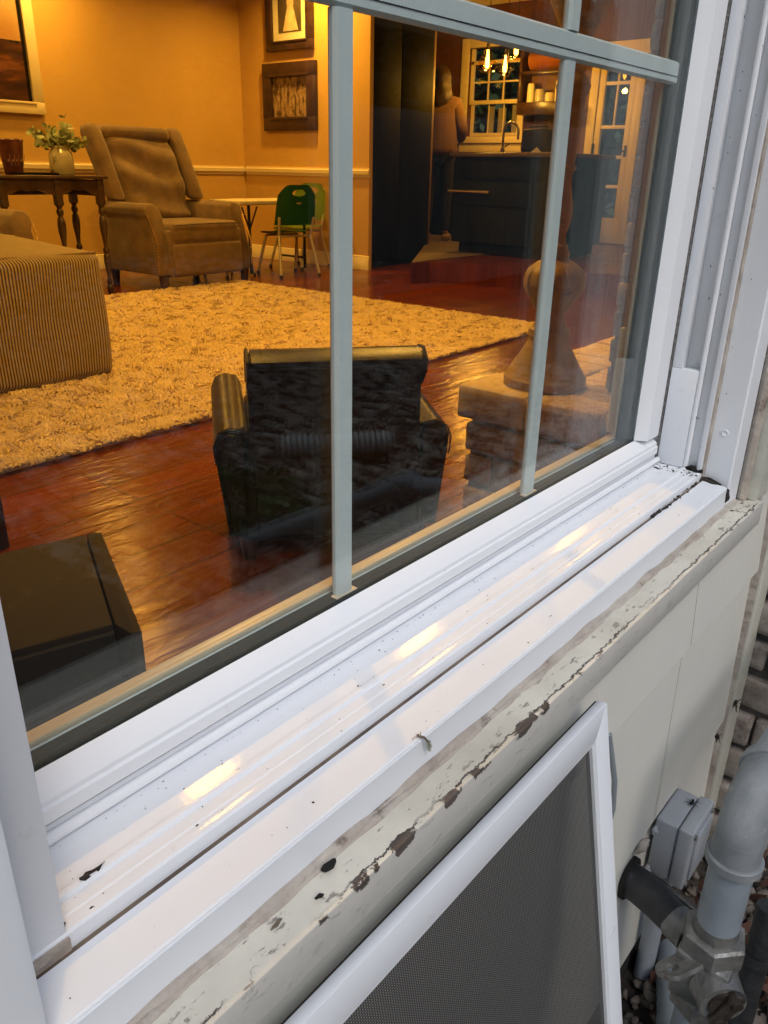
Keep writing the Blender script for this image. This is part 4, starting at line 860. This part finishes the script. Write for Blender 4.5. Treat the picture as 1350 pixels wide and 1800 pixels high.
# children table and chairs
kt = thing('kids_table', 'cream folding children table with black legs by the yellow wall', 'table', (5.48, 5.56, 0))
B().box(-.50, -.20, .615, .47, .24, .655, .012, 3).out('table_top', table_m, kt)
for sx in (-.36, .34):
    b = B()
    for sy in (-.15, .2): b.tube([(sx, sy, .615), (sx, sy, .02)], .014, 10)
    b.tube([(sx, -.15, .12), (sx, .2, .12)], .010, 8); b.tube([(sx, -.15, .40), (sx-.10*(1 if sx > 0 else -1), -.15, .60)], .008, 8); b.tube([(sx, -.15, .40), (sx+.08*(1 if sx > 0 else -1), -.15, .60)], .008, 8)
    b.out('leg_frame', metal_bk, kt)
def school_chair(loc, rz, mat, label, seat_h=.34, s=1.0):
    t = thing('school_chair', label, 'chair', loc, rz, 'children chairs around the folding table'); t.scale = (s, s, s)
    # back shell, curved, with an oval hand hole; local -y is the back of the chair
    m = bmesh.new(); nx, nz = 60, 44; W_, z0, z1 = .195, .41, .72; g = {}
    for i in range(nx+1):
        for k in range(nz+1):
            u = i/nx*2-1; v = k/nz; w = W_*(1-.10*v)*(1-.0*v); zz = z0+(z1-z0)*v
            if v > .8: w *= math.sqrt(max(0, 1-((v-.8)/.2)**2*.35))
            zt = zz-.05*abs(u)**7*v**2
            g[i, k] = m.verts.new((u*w, -.17+.045*(u*u)-.05*v, zt))
    for i in range(nx):
        for k in range(nz):
            u = (i+.5)/nx*2-1; v = (k+.5)/nz
            if (u/.33)**2+((v-.80)/.085)**2 < 1 or (u/.14)**2+((v-.55)/.028)**2 < 1: continue
            m.faces.new((g[i, k], g[i+1, k], g[i+1, k+1], g[i, k+1]))
    bmesh.ops.solidify(m, geom=m.faces[:], thickness=.010); b = B(); b.add(m); b.out('back_shell', mat, t, 50)
    m = bmesh.new(); g = {}
    for i in range(17):
        for k in range(13):
            u = i/8-1; v = k/6-1; rr_ = 1-.10*(u*u*v*v); g[i, k] = m.verts.new((u*.185*rr_, .02+v*.175*rr_, seat_h+.03*u*u*.6+.02*(v*v)*(-1 if v > 0 else 1)))
    for i in range(16):
        for k in range(12): m.faces.new((g[i, k], g[i+1, k], g[i+1, k+1], g[i, k+1]))
    bmesh.ops.solidify(m, geom=m.faces[:], thickness=.010); b = B(); b.add(m); b.out('seat', mat, t, 50)
    for sx in (-1, 1):
        B().tube([(sx*.150, -.12, seat_h-.015), (sx*.185, -.20, .02)], .0125, 10).tube([(sx*.150, -.12, seat_h-.015), (sx*.165, -.16, .47)], .0115, 10).out('rear_leg', metal_cr, t)
        B().tube([(sx*.185, -.20, .022), (sx*.186, -.202, .0)], .015, 10).out('leg_cap', metal_bk, t); B().tube([(sx*.185, .20, .022), (sx*.186, .202, .0)], .015, 10).out('leg_cap', metal_bk, t)
        B().tube([(sx*.150, .10, seat_h-.015), (sx*.185, .20, .02)], .0125, 10).out('front_leg', metal_cr, t)
    B().tube([(-.15, -.10, seat_h-.02), (.15, -.10, seat_h-.02)], .009, 8).out('under_bar', metal_cr, t); B().tube([(-.15, .10, seat_h-.02), (.15, .10, seat_h-.02)], .009, 8).out('under_bar', metal_cr, t)
    return t
c1 = school_chair((5.46, 5.27, 0), R(-14), green_dk, 'dark green plastic school chair with oval hand hole, back towards the window', s=1.10)
c2 = school_chair((6.0, 5.66, 0), R(96), green_lt, 'lime green school chair with its back to the yellow wall', s=1.10)
c3 = school_chair((5.02, 5.60, 0), R(-88), green_dk, 'dark green school chair half hidden between recliner and folding table', s=.84)

# small black club chair
kc = thing('club_chair', 'small black leather club chair seen from behind close to the window', 'armchair', (1.352, .838, 0), R(-38.5))
# local: x across, y forward (into the room), origin at centre of the back bottom
b = B().box(-.225, .005, .06, .225, .50, .27, .02, 3); b.out('base', leather_m, kc, 40)
# back: gentle roll-over top
b = B(); pr = [(.0, .08), (-.004, .30), (-.006, .450), (-.040, .486), (-.044, .515), (-.008, .535), (.035, .530), (.075, .50), (.095, .44), (.10, .28), (.10, .08)]
pr = [(y, z+.013*(z > .4)) for y, z in pr]; b.prism(pr, 0, -.208, .208, 0)
bmesh.ops.bevel(b.bm, geom=[e for e in b.bm.edges if abs(abs(e.verts[0].co.x)-.208) < 1e-4 and abs(e.verts[0].co.x-e.verts[1].co.x) < 1e-4], offset=.010, segments=3, affect='EDGES')
b.out('back', leather_m, kc, 60)
B().tube([(x, -.046+.002*math.sin(x*20), .512) for x in np.linspace(-.202, .202, 12)], .0035, 6).tube([(-.206, y, z) for y, z in pr[2:9]], .0042, 8).tube([(.206, y, z) for y, z in pr[2:9]], .0042, 8).out('piping', leather_m, kc)
for s in (-1, 1):
    pr = [(.209, .07), (.209, .27), (.208, .325), (.220, .350), (.255, .357), (.282, .345), (.294, .315), (.290, .27), (.268, .07)]
    b = B().prism([(s*x, z) for x, z in pr], 1, .02, .50, 0)
    bmesh.ops.bevel(b.bm, geom=[e for e in b.bm.edges if abs(e.verts[0].co.y-e.verts[1].co.y) < 1e-4 and (abs(e.verts[0].co.y-.02) < 1e-4 or abs(e.verts[0].co.y-.5) < 1e-4)], offset=.014, segments=3, affect='EDGES')
    for v in b.bm.verts: v.co.z += .06*max(0, v.co.y-.05)*(1 if v.co.z > .2 else 0)
    b.out('arm', leather_m, kc, 60)
    B().tube([(s*x, .017, z) for x, z in pr[2:8]], .0022, 8).out('arm_piping', leather_m, kc)
b = B().box(-.205, .10, .25, .205, .50, .33, .03, 3); b.out('seat_cushion', leather_m, kc, 50)
for sx in (-.22, .22):
    for sy in (.05, .45): B().lathe([(0, .018), (.065, .026)], (sx, sy, 0), 10).out('foot', mahog, kc)

# dark laminate box (speaker) under the window, left
sp = thing('subwoofer', 'dark brown laminate box with black front below the window at left', 'speaker', (0, 0, 0))
P = [(-.06, .735), (.175, .735), (.581, .648), (.597, .636), (.598, .620), (.465, .352)]
TL, TR, BR_, BL_ = (.10, .775), (.590, .648), (.468, .348), (.02, .50)
def quad(pts, z0, z1, bev=.006): return B().prism(pts, 2, z0, z1, bev)
quad([(.10, .775), (.575, .652), (.452, .385), (.02, .520)], .02, .400, .004).out('cabinet', speaker_top, sp)
quad([(.5765, .6516), (.596, .640), (.466, .344), (.4535, .349), (.4535, .3846)], .0, .400, .003).out('side_panel', speaker_top, sp)
quad([(.451, .3835), (.4470, .3755), (.018, .508), (.02, .519)], .03, .392, .001).out('front_grille', grille_m, sp)
tag(B().box(.80, 1.53, 0, .835, 1.565, .42, .004).box(.40, 1.53, .38, .80, 1.56, .42, .003).box(.38, 1.53, 0, .415, 1.565, .42, .004).out('stool', mahog), 'dark wooden stool leg at the left edge beyond the rug corner', 'stool')

# brick hearth and chimney breast inside
he = thing('hearth', 'raised brick hearth with sandy worn top inside the window', 'hearth')
rects = []; rnd = random.Random(9); z = .0
HX0, HY1 = 1.82, .81
courses = [(.0, .080), (.096, .176), (.192, .272)]
for ci, (z0, z1) in enumerate(courses):
    y = HY1-.02-(.10 if ci % 2 else 0)
    if ci % 2: rects.append((HX0+.025, y+.010, z0, HX0+.13, HY1-.02, z1))
    while y > .07: rects.append((HX0+.022+rnd.random()*.006, max(.055, y-.205), z0, HX0+.13, y, z1)); y -= .217
    x = HX0+.14
    while x < 3.9: rects.append((x, HY1-.13, z0, x+.205, HY1-.022, z1)); x += .217
# top course: bricks laid flat with their ends over the edge
y = HY1; k = 0
while y > .07:
    w = .112+rnd.random()*.004; rects.append((HX0-.003+rnd.random()*.008, max(.055, y-w*1.85), .290, HX0+.200, y, .380+rnd.random()*.003)); y -= w*1.85+.010
x = HX0+.210
while x < 3.9:
    y = HY1; 
    while y > .07: rects.append((x, max(.055, y-.205), .300, x+.098, y-rnd.random()*.004, .3785+rnd.random()*.003)); y -= .215
    x += .108
bricks('brickwork', rects, brick_in, he, 4, .0022)
B().box(HX0+.032, .047, 0, 3.9, HY1-.035, .3715).out('mortar', mortar_in, he, smooth=0)
fb = thing('chimney_breast', 'brick chimney breast rising from the hearth beside the window', 'fireplace'); rects = []; z = .385; k = 0
while z < 2.72:
    y = .05
    o_ = .10 if k % 2 else .205
    while y < .47: rects.append((2.052+rnd.random()*.005, y+.004, z, 2.16, min(.484, y+o_)-.004, z+.062)); y += o_; o_ = .205
    x = 2.17
    while x < 4.0: rects.append((x, .40, z, x+.205, .484+rnd.random()*.004, z+.062)); x += .215
    z += .074; k += 1
bricks('brickwork', rects, brick_mat('breast_brick', (.24, .16, .12), (.36, .29, .23), (.42, .36, .30)), fb, 6, .003, 2)
B().box(2.062, .047, .381, 4.15, .474, 2.748).out('mortar', pm('pale_mortar', (.36, .34, .31), (.26, .24, .22), 20, .9, .4, 40), fb, smooth=0)

# tall candlesticks
prof = [(0, .108), (.004, .1135), (.026, .1145), (.032, .110), (.058, .094), (.098, .070), (.125, .056), (.137, .0535), (.139, .058), (.158, .056), (.163, .047), (.187, .0375), (.200, .039), (.207, .044), (.228, .056), (.252, .074), (.268, .081), (.284, .0826), (.300, .080), (.316, .072), (.333, .050), (.344, .031), (.350, .034), (.357, .034), (.366, .028), (.374, .0285), (.380, .023), (.385, .0195), (.405, .0175), (.426, .0253), (.446, .0285), (.468, .0295), (.489, .0265), (.509, .022), (.535, .019), (.556, .0200), (.560, .0280), (.567, .0280), (.572, .0215), (.600, .0240), (.661, .0295), (.723, .0335), (.733, .039), (.749, .0433), (.764, .036), (.776, .0236), (.800, .0225), (.830, .029), (.858, .0383), (.881, .0503), (.905, .062), (.928, .0741), (.945, .076), (.952, .070), (.95, .05)]
def flute(z_, a):
    k = max(0, min(1, (z_-.20)/.03))*max(0, min(1, (.345-z_)/.03)); return 1-.06*k*(abs(math.sin(a*7))<.35)
def candlestick(loc, label):
    t = thing('candlestick', label, 'candlestick', loc, 0, 'tall turned candlesticks on the hearth')
    P2 = []
    for (z0, r0_), (z1, r1) in zip(prof, prof[1:]):
        P2 += [(z0, r0_), ((z0+z1)/2, (r0_+r1)/2)]
    P2.append(prof[-1]); B().lathe(P2, (0, 0, 0), 84, flute).jitter(.0012, 18).out('stem', candle_m, t, 40)
    B().lathe([(.93, .042), (1.10, .042), (1.105, .036)], (0, 0, 0), 20).out('candle', candle_wax, t); return t
k1 = candlestick((1.995, .636, .379), 'tall turned wooden candlestick with fluted bulb at the front of the hearth')
k2 = thing('candlestick', 'cream candlestick on a square block base in the hearth corner by the window', 'candlestick', (1.915, .315, .3805), R(8), 'tall turned candlesticks on the hearth')
B().box(-.040, -.040, 0, .040, .040, .228, .004, 2).out('block_base', cream_m, k2)
P3 = [(.229, .030), (.238, .032), (.246, .020), (.262, .016), (.285, .024), (.33, .036), (.38, .040), (.42, .034), (.45, .020), (.458, .028), (.468, .028), (.476, .018), (.52, .026), (.56, .040), (.60, .046), (.63, .036), (.65, .024), (.66, .030), (.675, .030), (.69, .018), (.76, .022), (.84, .028), (.90, .034), (.93, .050), (.95, .050), (.96, .03)]
B().lathe(P3, (0, 0, 0), 32).out('stem', candle_m, k2, 40)

# ================================================================== KITCHEN
fr = thing('refrigerator', 'tall black refrigerator at the end of the yellow wall', 'refrigerator', (6.345, 5.10, 0))
B().box(.0, .0, .0, 1.06, .7, 2.40, .006).out('body', kit_black, fr)
B().box(.02, -.022, .06, .52, -.001, 2.36, .006).box(.53, -.022, .06, 1.04, -.001, 2.36, .006).out('door', kit_black, fr)
B().box(1.062, .0, .0, 1.10, .06, 2.4, .003).out('trim_strip', pm('wood_strip', (.20, .12, .06), None, 10, .5), fr)
pc = thing('pantry_cabinet', 'dark brown tall pantry cabinet behind the standing person', 'cabinet', (7.9, 6.5, .18))
B().box(-.8, 0, 0, .62, .6, 2.3, .006).out('carcass', pm('pantry_wood', (.05, .028, .018), (.035, .02, .014), 6, .4), pc)
for k in range(3): B().box(-.78+k*.46, -.022, .05, -.34+k*.46, -.0005, 2.25, .006).out('door', pm('pantry_door', (.06, .033, .02), (.045, .025, .015), 6, .4), pc)
kw = thing('kitchen_wall', 'brown painted kitchen wall with window and glazed door', 'wall')
KX = 9.30
def kwall(y0, y1, z0, z1): return (KX, y0, z0, KX+.14, y1, z1)
b = B()
for q_ in ((KX, 5.96, .0, KX+.14, 8, 2.76), (KX, 5.20, .0, KX+.14, 5.96, 1.34), (KX, 5.20, 2.32, KX+.14, 5.96, 2.76), (KX, 4.17, .0, KX+.14, 5.20, 2.76), (KX, 3.74, 2.14, KX+.14, 4.17, 2.76), (KX, .08, 0, KX+.14, 3.74, 2.76), (KX, 3.74, 0, KX+.14, 4.17, .18)): b.box(*q_)
b.out('plaster', kit_wall, kw, 0)
B().box(6.44, 7.2, 0, KX, 7.3, 2.75).out('side_wall', kit_wall, kw, 0)
B().box(4.16, .043, 0, KX, .09, 2.75).out('side_wall', kit_wall, kw, 0)
kn = thing('kitchen_window', 'small paned kitchen window with glowing cream casing behind the pendants', 'window', (KX, 0, 0))
b = B()
for q_ in ((-.03, 5.12, 1.28, 0, 5.205, 2.42), (-.03, 5.955, 1.28, 0, 6.06, 2.42), (-.03, 5.205, 2.315, 0, 5.955, 2.42), (-.055, 5.08, 1.26, 0, 6.09, 1.335), (-.012, 5.12, 1.16, 0, 6.05, 1.26)): b.box(*q_, .005)
b.out('casing', cream_m, kn)
b = B(); b.box(.03, 5.21, 1.70, .07, 5.95, 1.745, .003); b.box(.03, 5.21, 2.14, .07, 5.95, 2.18, .003); b.box(.03, 5.21, 1.745, .07, 5.25, 2.31); b.box(.03, 5.91, 1.745, .07, 5.95, 2.31); b.box(.075, 5.21, 1.345, .10, 5.25, 1.70); b.box(.075, 5.91, 1.345, .10, 5.95, 1.70); b.box(.075, 5.25, 1.345, .10, 5.91, 1.38)
b.out('sash', cream_m, kn)
b = B()
for k in (1, 2): b.box(.042, 5.25+k*.22-.009, 1.745, .058, 5.25+k*.22+.009, 2.14); b.box(.085, 5.25+k*.22-.007, 1.38, .095, 5.25+k*.22+.007, 1.70)
b.box(.043, 5.25, 1.935, .057, 5.91, 1.953); b.out('muntins', cream_m, kn)
B().box(.048, 5.25, 1.745, .052, 5.91, 2.14).box(.088, 5.25, 1.38, .092, 5.91, 1.70).out('glass', glass_thin, kn, 0)
B().box(.11, 5.21, 1.36, .115, 5.36, 1.69).box(.11, 5.45, 1.36, .115, 5.56, 1.66).box(.11, 5.62, 1.36, .115, 5.70, 1.68).out('blind_slats', pm('pale_blind', (.42, .42, .40), None, 8, .6), kn, 0)
fd = thing('glass_door', 'narrow cream glazed door with iron hinges at the far right', 'door', (KX, 3.955, .18))
b = B(); b.box(-.02, -.215, 0, .03, .215, .28, .003); b.box(-.02, -.215, .28, .03, -.145, 1.93, .003); b.box(-.02, .145, .28, .03, .215, 1.93, .003); b.box(-.02, -.145, 1.85, .03, .145, 1.93, .003)
for z_ in (.60, .91, 1.22, 1.66): b.box(-.012, -.145, z_, .022, .145, z_+.035, .003)
b.box(-.008, -.010, 1.255, .018, .010, 1.85, .002); b.out('leaf', cream_m, fd)
B().box(.002, -.145, .28, .006, .145, 1.85).out('glass', glass_thin, fd, 0)
B().box(-.035, -.32, 0, .0, -.222, 2.05, .004).box(-.035, .222, 0, .0, .32, 2.05, .004).box(-.04, -.34, 1.94, .0, .34, 2.08, .004).out('casing', cream_m, fd)
for z_ in (.30, .95): B().tube([(-.03, .212, z_), (-.03, .212, z_+.12)], .014, 8).out('hinge', metal_bk, fd)
b = B().tube([(-.03, -.185, .99), (-.06, -.185, .99), (-.06, -.12, .99)], .009, 8); b.box(-.028, -.20, .93, -.02, -.17, 1.05, .002); b.out('handle', metal_bk, fd)
# open shelf with dishes
sf = thing('wall_shelf', 'dark wall shelves with dishes right of the kitchen window', 'shelf', (KX, 4.77, 1.55))
B().box(-.26, -.31, 0, -.001, .31, .13, .004).box(-.26, -.31, .42, -.001, .31, .45, .004).box(-.26, .285, .13, -.001, .31, .95, .003).box(-.26, -.31, .78, -.001, .31, .81).out('boards', mahog, sf)
for k, (y, z_, r_, h, mt) in enumerate([(.20, .13, .045, .20, paper_m), (.08, .13, .06, .14, ceramic), (-.05, .13, .055, .10, table_m), (-.17, .13, .05, .22, paper_m)]):
    tag(B().lathe([(0, r_*.8), (.01, r_), (h*.8, r_), (h, r_*.85)], (KX-.14, 4.77+y, 1.551+z_), 16).out('jar', mt), ['tall pale jar at the left end of the lower shelf', 'squat grey brown jar second from left on the lower shelf', 'short cream bowl third from left on the lower shelf', 'tall pale jar at the right end of the lower shelf'][k], 'jar', 'jars on the lower kitchen shelf')
for k in range(11):
    y = .22-k*.042; o = B().lathe([(0, .09), (.006, .10), (.012, .085)], (0, 0, 0), 18); bmesh.ops.rotate(o.bm, cent=(0, 0, 0), matrix=Matrix.Rotation(R(84), 3, 'X'), verts=o.bm.verts)
    o = o.out('plate', pm('amber_plate', (.75, .40, .10), (.5, .2, .05), 10, .25) if k == 0 else bpy.data.materials['amber_plate']); o.location = (KX-.14, 4.77+y, 2.105)
    tag(o, ('leftmost', 'second', 'third', 'fourth', 'fifth', 'middle sixth', 'seventh', 'eighth', 'ninth', 'tenth', 'rightmost')[k]+' upright amber plate from the left on the upper kitchen shelf', 'plate', 'upright amber plates on the upper kitchen shelf')
# counter under the window
cn_ = thing('kitchen_counter', 'dark base cabinets with stone counter below the kitchen window', 'cabinet', (KX, 5.4, .18))
B().box(-.62, -1.1, 0, -.005, 1.5, .86, .005).out('carcass', island_m, cn_); B().box(-.66, -1.12, .862, -.003, 1.5, .90, .006).out('worktop', stone_top, cn_)
# island
il = thing('kitchen_island', 'dark painted kitchen island with stone top and long drawer handle', 'island', (6.952, 3.90, .18))
B().box(.0, -.60, .10, .95, .56, .875, .008).out('carcass', island_m, il)
B().box(.06, -.55, 0, .9, .50, .099).out('plinth', kit_black, il)
B().box(-.05, -.65, .877, 1.0, .60, .918, .012, 3).out('worktop', stone_top, il)
B().box(-.020, -.56, .45, -.0006, .52, .66, .004).box(-.018, -.56, .69, -.0006, .52, .855, .004).out('drawer_front', island_m, il)
b = B().tube([(-.05, .585, .572), (-.05, .11, .570)], .014, 10)
for y in (.55, .15): b.tube([(-.05, y, .571), (-.01, y, .571)], .008, 8)
b.out('drawer_handle', nickel, il)
fc = thing('faucet', 'tall curved nickel faucet on the island behind the person', 'faucet', (7.55, 4.10+.2, 1.099))
B().tube([(0, 0, 0), (0, 0, .20)]+[(0, -.085+.085*math.cos(t), .20+.085*math.sin(t)) for t in [i*PI/10 for i in range(1, 11)]]+[(0, -.17, .13)], .012, 12).tube([(0, 0, 0), (0, 0, .05)], .022, 12).out('spout', nickel, fc)
B().tube([(0, -.02, .06), (0, -.07, .09)], .007, 8).out('lever', nickel, fc)
tb = thing('black_bag', 'slumped black lunch bag with open top standing on the island', 'bag', (7.35, 3.78, 1.0995))
b = B().box(-.10, -.14, 0, .10, .14, .21, .03, 3); b.jitter(.016, 9); b.out('body', pm('black_nylon', (.012, .012, .014), (.02, .02, .022), 20, .6), tb, 50)
b = B().tube([(0, -.12, .19), (0, -.09, .235), (0, .09, .235), (0, .12, .19)], .010, 8); b.out('handle', metal_bk, tb)
b = B().prism([(-.07, 0), (.06, 0), (-.01, .05)], 0, 0, .004); o = tag(b.out('napkin', paper_m, smooth=0), 'folded white paper leaning against the black bag', 'paper'); o.location = (7.20, 3.72, 1.0995)
tag(B().box(-.12, -.16, 0, .12, .16, .006).out('papers', paper_m, smooth=0), 'loose papers lying flat on the island beside the bag', 'paper').location = (7.2, 3.50, 1.0995)

# pendants
def pendant(loc, L_, rad, label, energy):
    t = thing('pendant_lamp', label, 'lamp', loc, 0, 'clear glass pendant lamps over the island')
    B().tube([(0, 0, .10), (0, 0, L_)], .004, 6).lathe([(L_-.02, .05), (L_, .05)], (0, 0, 0), 16).out('cord', metal_bk, t)
    B().lathe([(.055, .016), (.11, .018), (.125, .008)], (0, 0, 0), 14).out('socket', brass_dk, t)
    P_ = [(-.155, .012), (-.15, rad*.5), (-.13, rad*.85), (-.095, rad), (-.055, rad*.9), (-.01, rad*.62), (.04, rad*.34), (.085, rad*.22)]
    B().lathe(P_, (0, 0, 0), 28, close=False).out('glass_shade', glass_amber, t, 60)
    B().lathe([(-.115, .006), (-.10, .020), (-.06, .022), (-.02, .018), (.03, .010), (.055, .012)], (0, 0, 0), 12).out('bulb', emis('filament', (1, .46, .07), 26), t)
    ld = bpy.data.lights.new('lamp_light', 'POINT'); ld.energy = energy; ld.color = (1, .44, .05); ld.shadow_soft_size = .03
    lo = bpy.data.objects.new('lamp_light', ld); COL.objects.link(lo); lo.parent = t; lo.location = (-.06, 0, -.24); return t
pendant((8.0, 4.842, 2.04), .71, .105, 'large teardrop glass pendant lamp nearest the person, its bulb glowing', 20)
pendant((8.0, 4.50, 2.14), .61, .085, 'highest glass pendant lamp, glowing just under the grille bar', 17)
pendant((8.6, 5.00, 2.06), .69, .075, 'smaller glass pendant lamp hanging farther back between the others', 22)

# person at the kitchen window
def skin(name, pts, edges, radii, mat, parent, sub=2, root=0):
    me = bpy.data.meshes.new(name); me.from_pydata(pts, edges, []); o = bpy.data.objects.new(name, me); COL.objects.link(o); o.parent = parent
    o.modifiers.new('skin', 'SKIN'); sv = me.skin_vertices[0].data
    for i, r_ in enumerate(radii): sv[i].radius = r_ if hasattr(r_, '__len__') else (r_, r_); sv[i].use_root = (i == root)
    s_ = o.modifiers.new('sub', 'SUBSURF'); s_.levels = s_.render_levels = sub; o.modifiers['skin'].use_smooth_shade = True
    me.materials.append(mat); return o
pe = thing('person', 'person with long auburn hair seen from behind in a brown sweater', 'person', (7.97, 5.40, .18), R(-62)); pe.scale = (1.06, 1.06, 1.04)
# local +y = facing direction, x right
bp_ = [(0, 0, .93), (0, .01, 1.10), (0, 0, 1.28), (0, -.01, 1.40), (0, .01, 1.49), (0, .03, 1.56), (0, .035, 1.64),
       (.09, 0, .88), (.10, .02, .50), (.105, -.01, .10), (.11, .10, .03), (-.09, 0, .88), (-.10, .02, .50), (-.105, -.01, .10), (-.11, .10, .03),
       (.17, 0, 1.38), (.23, .03, 1.13), (.20, .20, 1.02), (.19, .27, 1.03), (-.17, 0, 1.38), (-.23, .03, 1.13), (-.20, .20, 1.02), (-.19, .27, 1.03)]
be = [(0, 1), (1, 2), (2, 3), (3, 4), (4, 5), (5, 6), (0, 7), (7, 8), (8, 9), (9, 10), (0, 11), (11, 12), (12, 13), (13, 14), (3, 15), (15, 16), (16, 17), (17, 18), (3, 19), (19, 20), (20, 21), (21, 22)]
br_ = [(.13, .10), (.11, .085), (.125, .09), (.10, .07), (.045, .045), (.065, .075), (.055, .065), .07, .052, .034, .03, .07, .052, .034, .03, .048, .038, .028, .022, .048, .038, .028, .022]
skin('body', bp_, be, br_, skin_m, pe)
skin('sweater', [(0, -.01, .84), (0, -.005, .96), (0, 0, 1.12), (0, -.01, 1.28), (0, -.012, 1.40), (0, .0, 1.45), (.16, -.005, 1.375), (.235, .02, 1.13), (.21, .17, 1.03), (-.16, -.005, 1.375), (-.235, .02, 1.13), (-.21, .17, 1.03)],
     [(0, 1), (1, 2), (2, 3), (3, 4), (4, 5), (4, 6), (6, 7), (7, 8), (4, 9), (9, 10), (10, 11)], [(.235, .16), (.215, .15), (.195, .14), (.185, .13), (.125, .10), (.07, .06), .078, .065, .05, .078, .065, .05], sweater_m, pe)
skin('trousers', [(0, 0, .90), (.09, 0, .84), (.10, .02, .50), (.105, -.01, .09), (-.09, 0, .84), (-.10, .02, .50), (-.105, -.01, .09)], [(0, 1), (1, 2), (2, 3), (0, 4), (4, 5), (5, 6)], [(.12, .10), .088, .066, .05, .088, .066, .05], pants_m, pe)
b = B().sphere((0, .0, 1.615), .108, (.95, 1.02, 1.15), 3).sphere((0, -.03, 1.54), .105, (1.05, .85, 1.3), 3).sphere((.025, -.055, 1.44), .095, (1.1, .7, 1.4), 3).sphere((-.025, -.06, 1.42), .095, (1.1, .7, 1.5), 3).sphere((0, -.075, 1.33), .06, (1.3, .6, 1.5), 2); b.jitter(.008, 14); ho = b.out('hair', hair_m, pe, 60)
rm = ho.modifiers.new('remesh', 'REMESH'); rm.mode = 'VOXEL'; rm.voxel_size = .014; rm.use_smooth_shade = True
sm_ = ho.modifiers.new('smooth', 'SMOOTH'); sm_.iterations = 16; sm_.factor = .6
for s in (-1, 1):
    b = B()
    for k in range(5): b.tube([(s*.19+(k-2)*.014*.6, .26, 1.03), (s*.19+(k-2)*.016, .31+.008*(2-abs(k-2)), 1.035), (s*.18+(k-2)*.015, .335+.01*(2-abs(k-2)), 1.02)], [.0085, .008, .006], 8)
    b.out('fingers', skin_m, pe)
b = B()
for s in (-1, 1): b.box(s*.11-.04, -.06, 0, s*.11+.04, .18, .07, .025, 3)
b.out('shoes', pm('tan_shoe', (.25, .16, .10), None, 10, .7), pe)

# recessed ceiling lights: fixture + its lamp
def downlight(x, y, energy, label, r_=.11):
    t = thing('recessed_light', label, 'ceiling light', (x, y, 2.748), 0, 'recessed ceiling lights')
    B().lathe([(-.006, .125), (0, .13), (.001, .13)], (0, 0, 0), 28).out('trim_ring', ceil_m, t)
    B().lathe([(-.0085, r_), (-.0065, r_)], (0, 0, 0), 28).out('lens', emis('lit_lens', (1, .62, .22), 10) if 'lit_lens' not in bpy.data.materials else bpy.data.materials['lit_lens'], t)
    ld = bpy.data.lights.new('lamp_light', 'AREA'); ld.shape = 'DISK'; ld.size = .115; ld.energy = energy; ld.color = WARM; ld.spread = R(150)
    lo = bpy.data.objects.new('lamp_light', ld); COL.objects.link(lo); lo.parent = t; lo.location = (0, 0, -.012)
EN = 25
for (x, y, e, lab) in [(1.744, 2.03, EN*1.6, 'recessed ceiling light nearest the window at left'), (3.338, 2.03, EN*1.8, 'middle recessed ceiling light of the window side row'), (5.31, 2.05, EN*1.0, 'recessed ceiling light at the hearth end of the window side row'),
                  (3.0, 4.45, EN*1.2, 'recessed ceiling light above the rug behind the ottoman'), (1.4, 5.6, EN*1.5, 'recessed ceiling light at the far left of the room'), (5.86, 5.55, EN*1.5, 'recessed ceiling light close to the picture wall'), (4.0, 6.3, EN*1.0, 'recessed ceiling light close to the wall behind the recliner'),
                  (8.3, 3.0, EN*.25, 'recessed ceiling light above the kitchen island')]: downlight(x, y, e, lab)
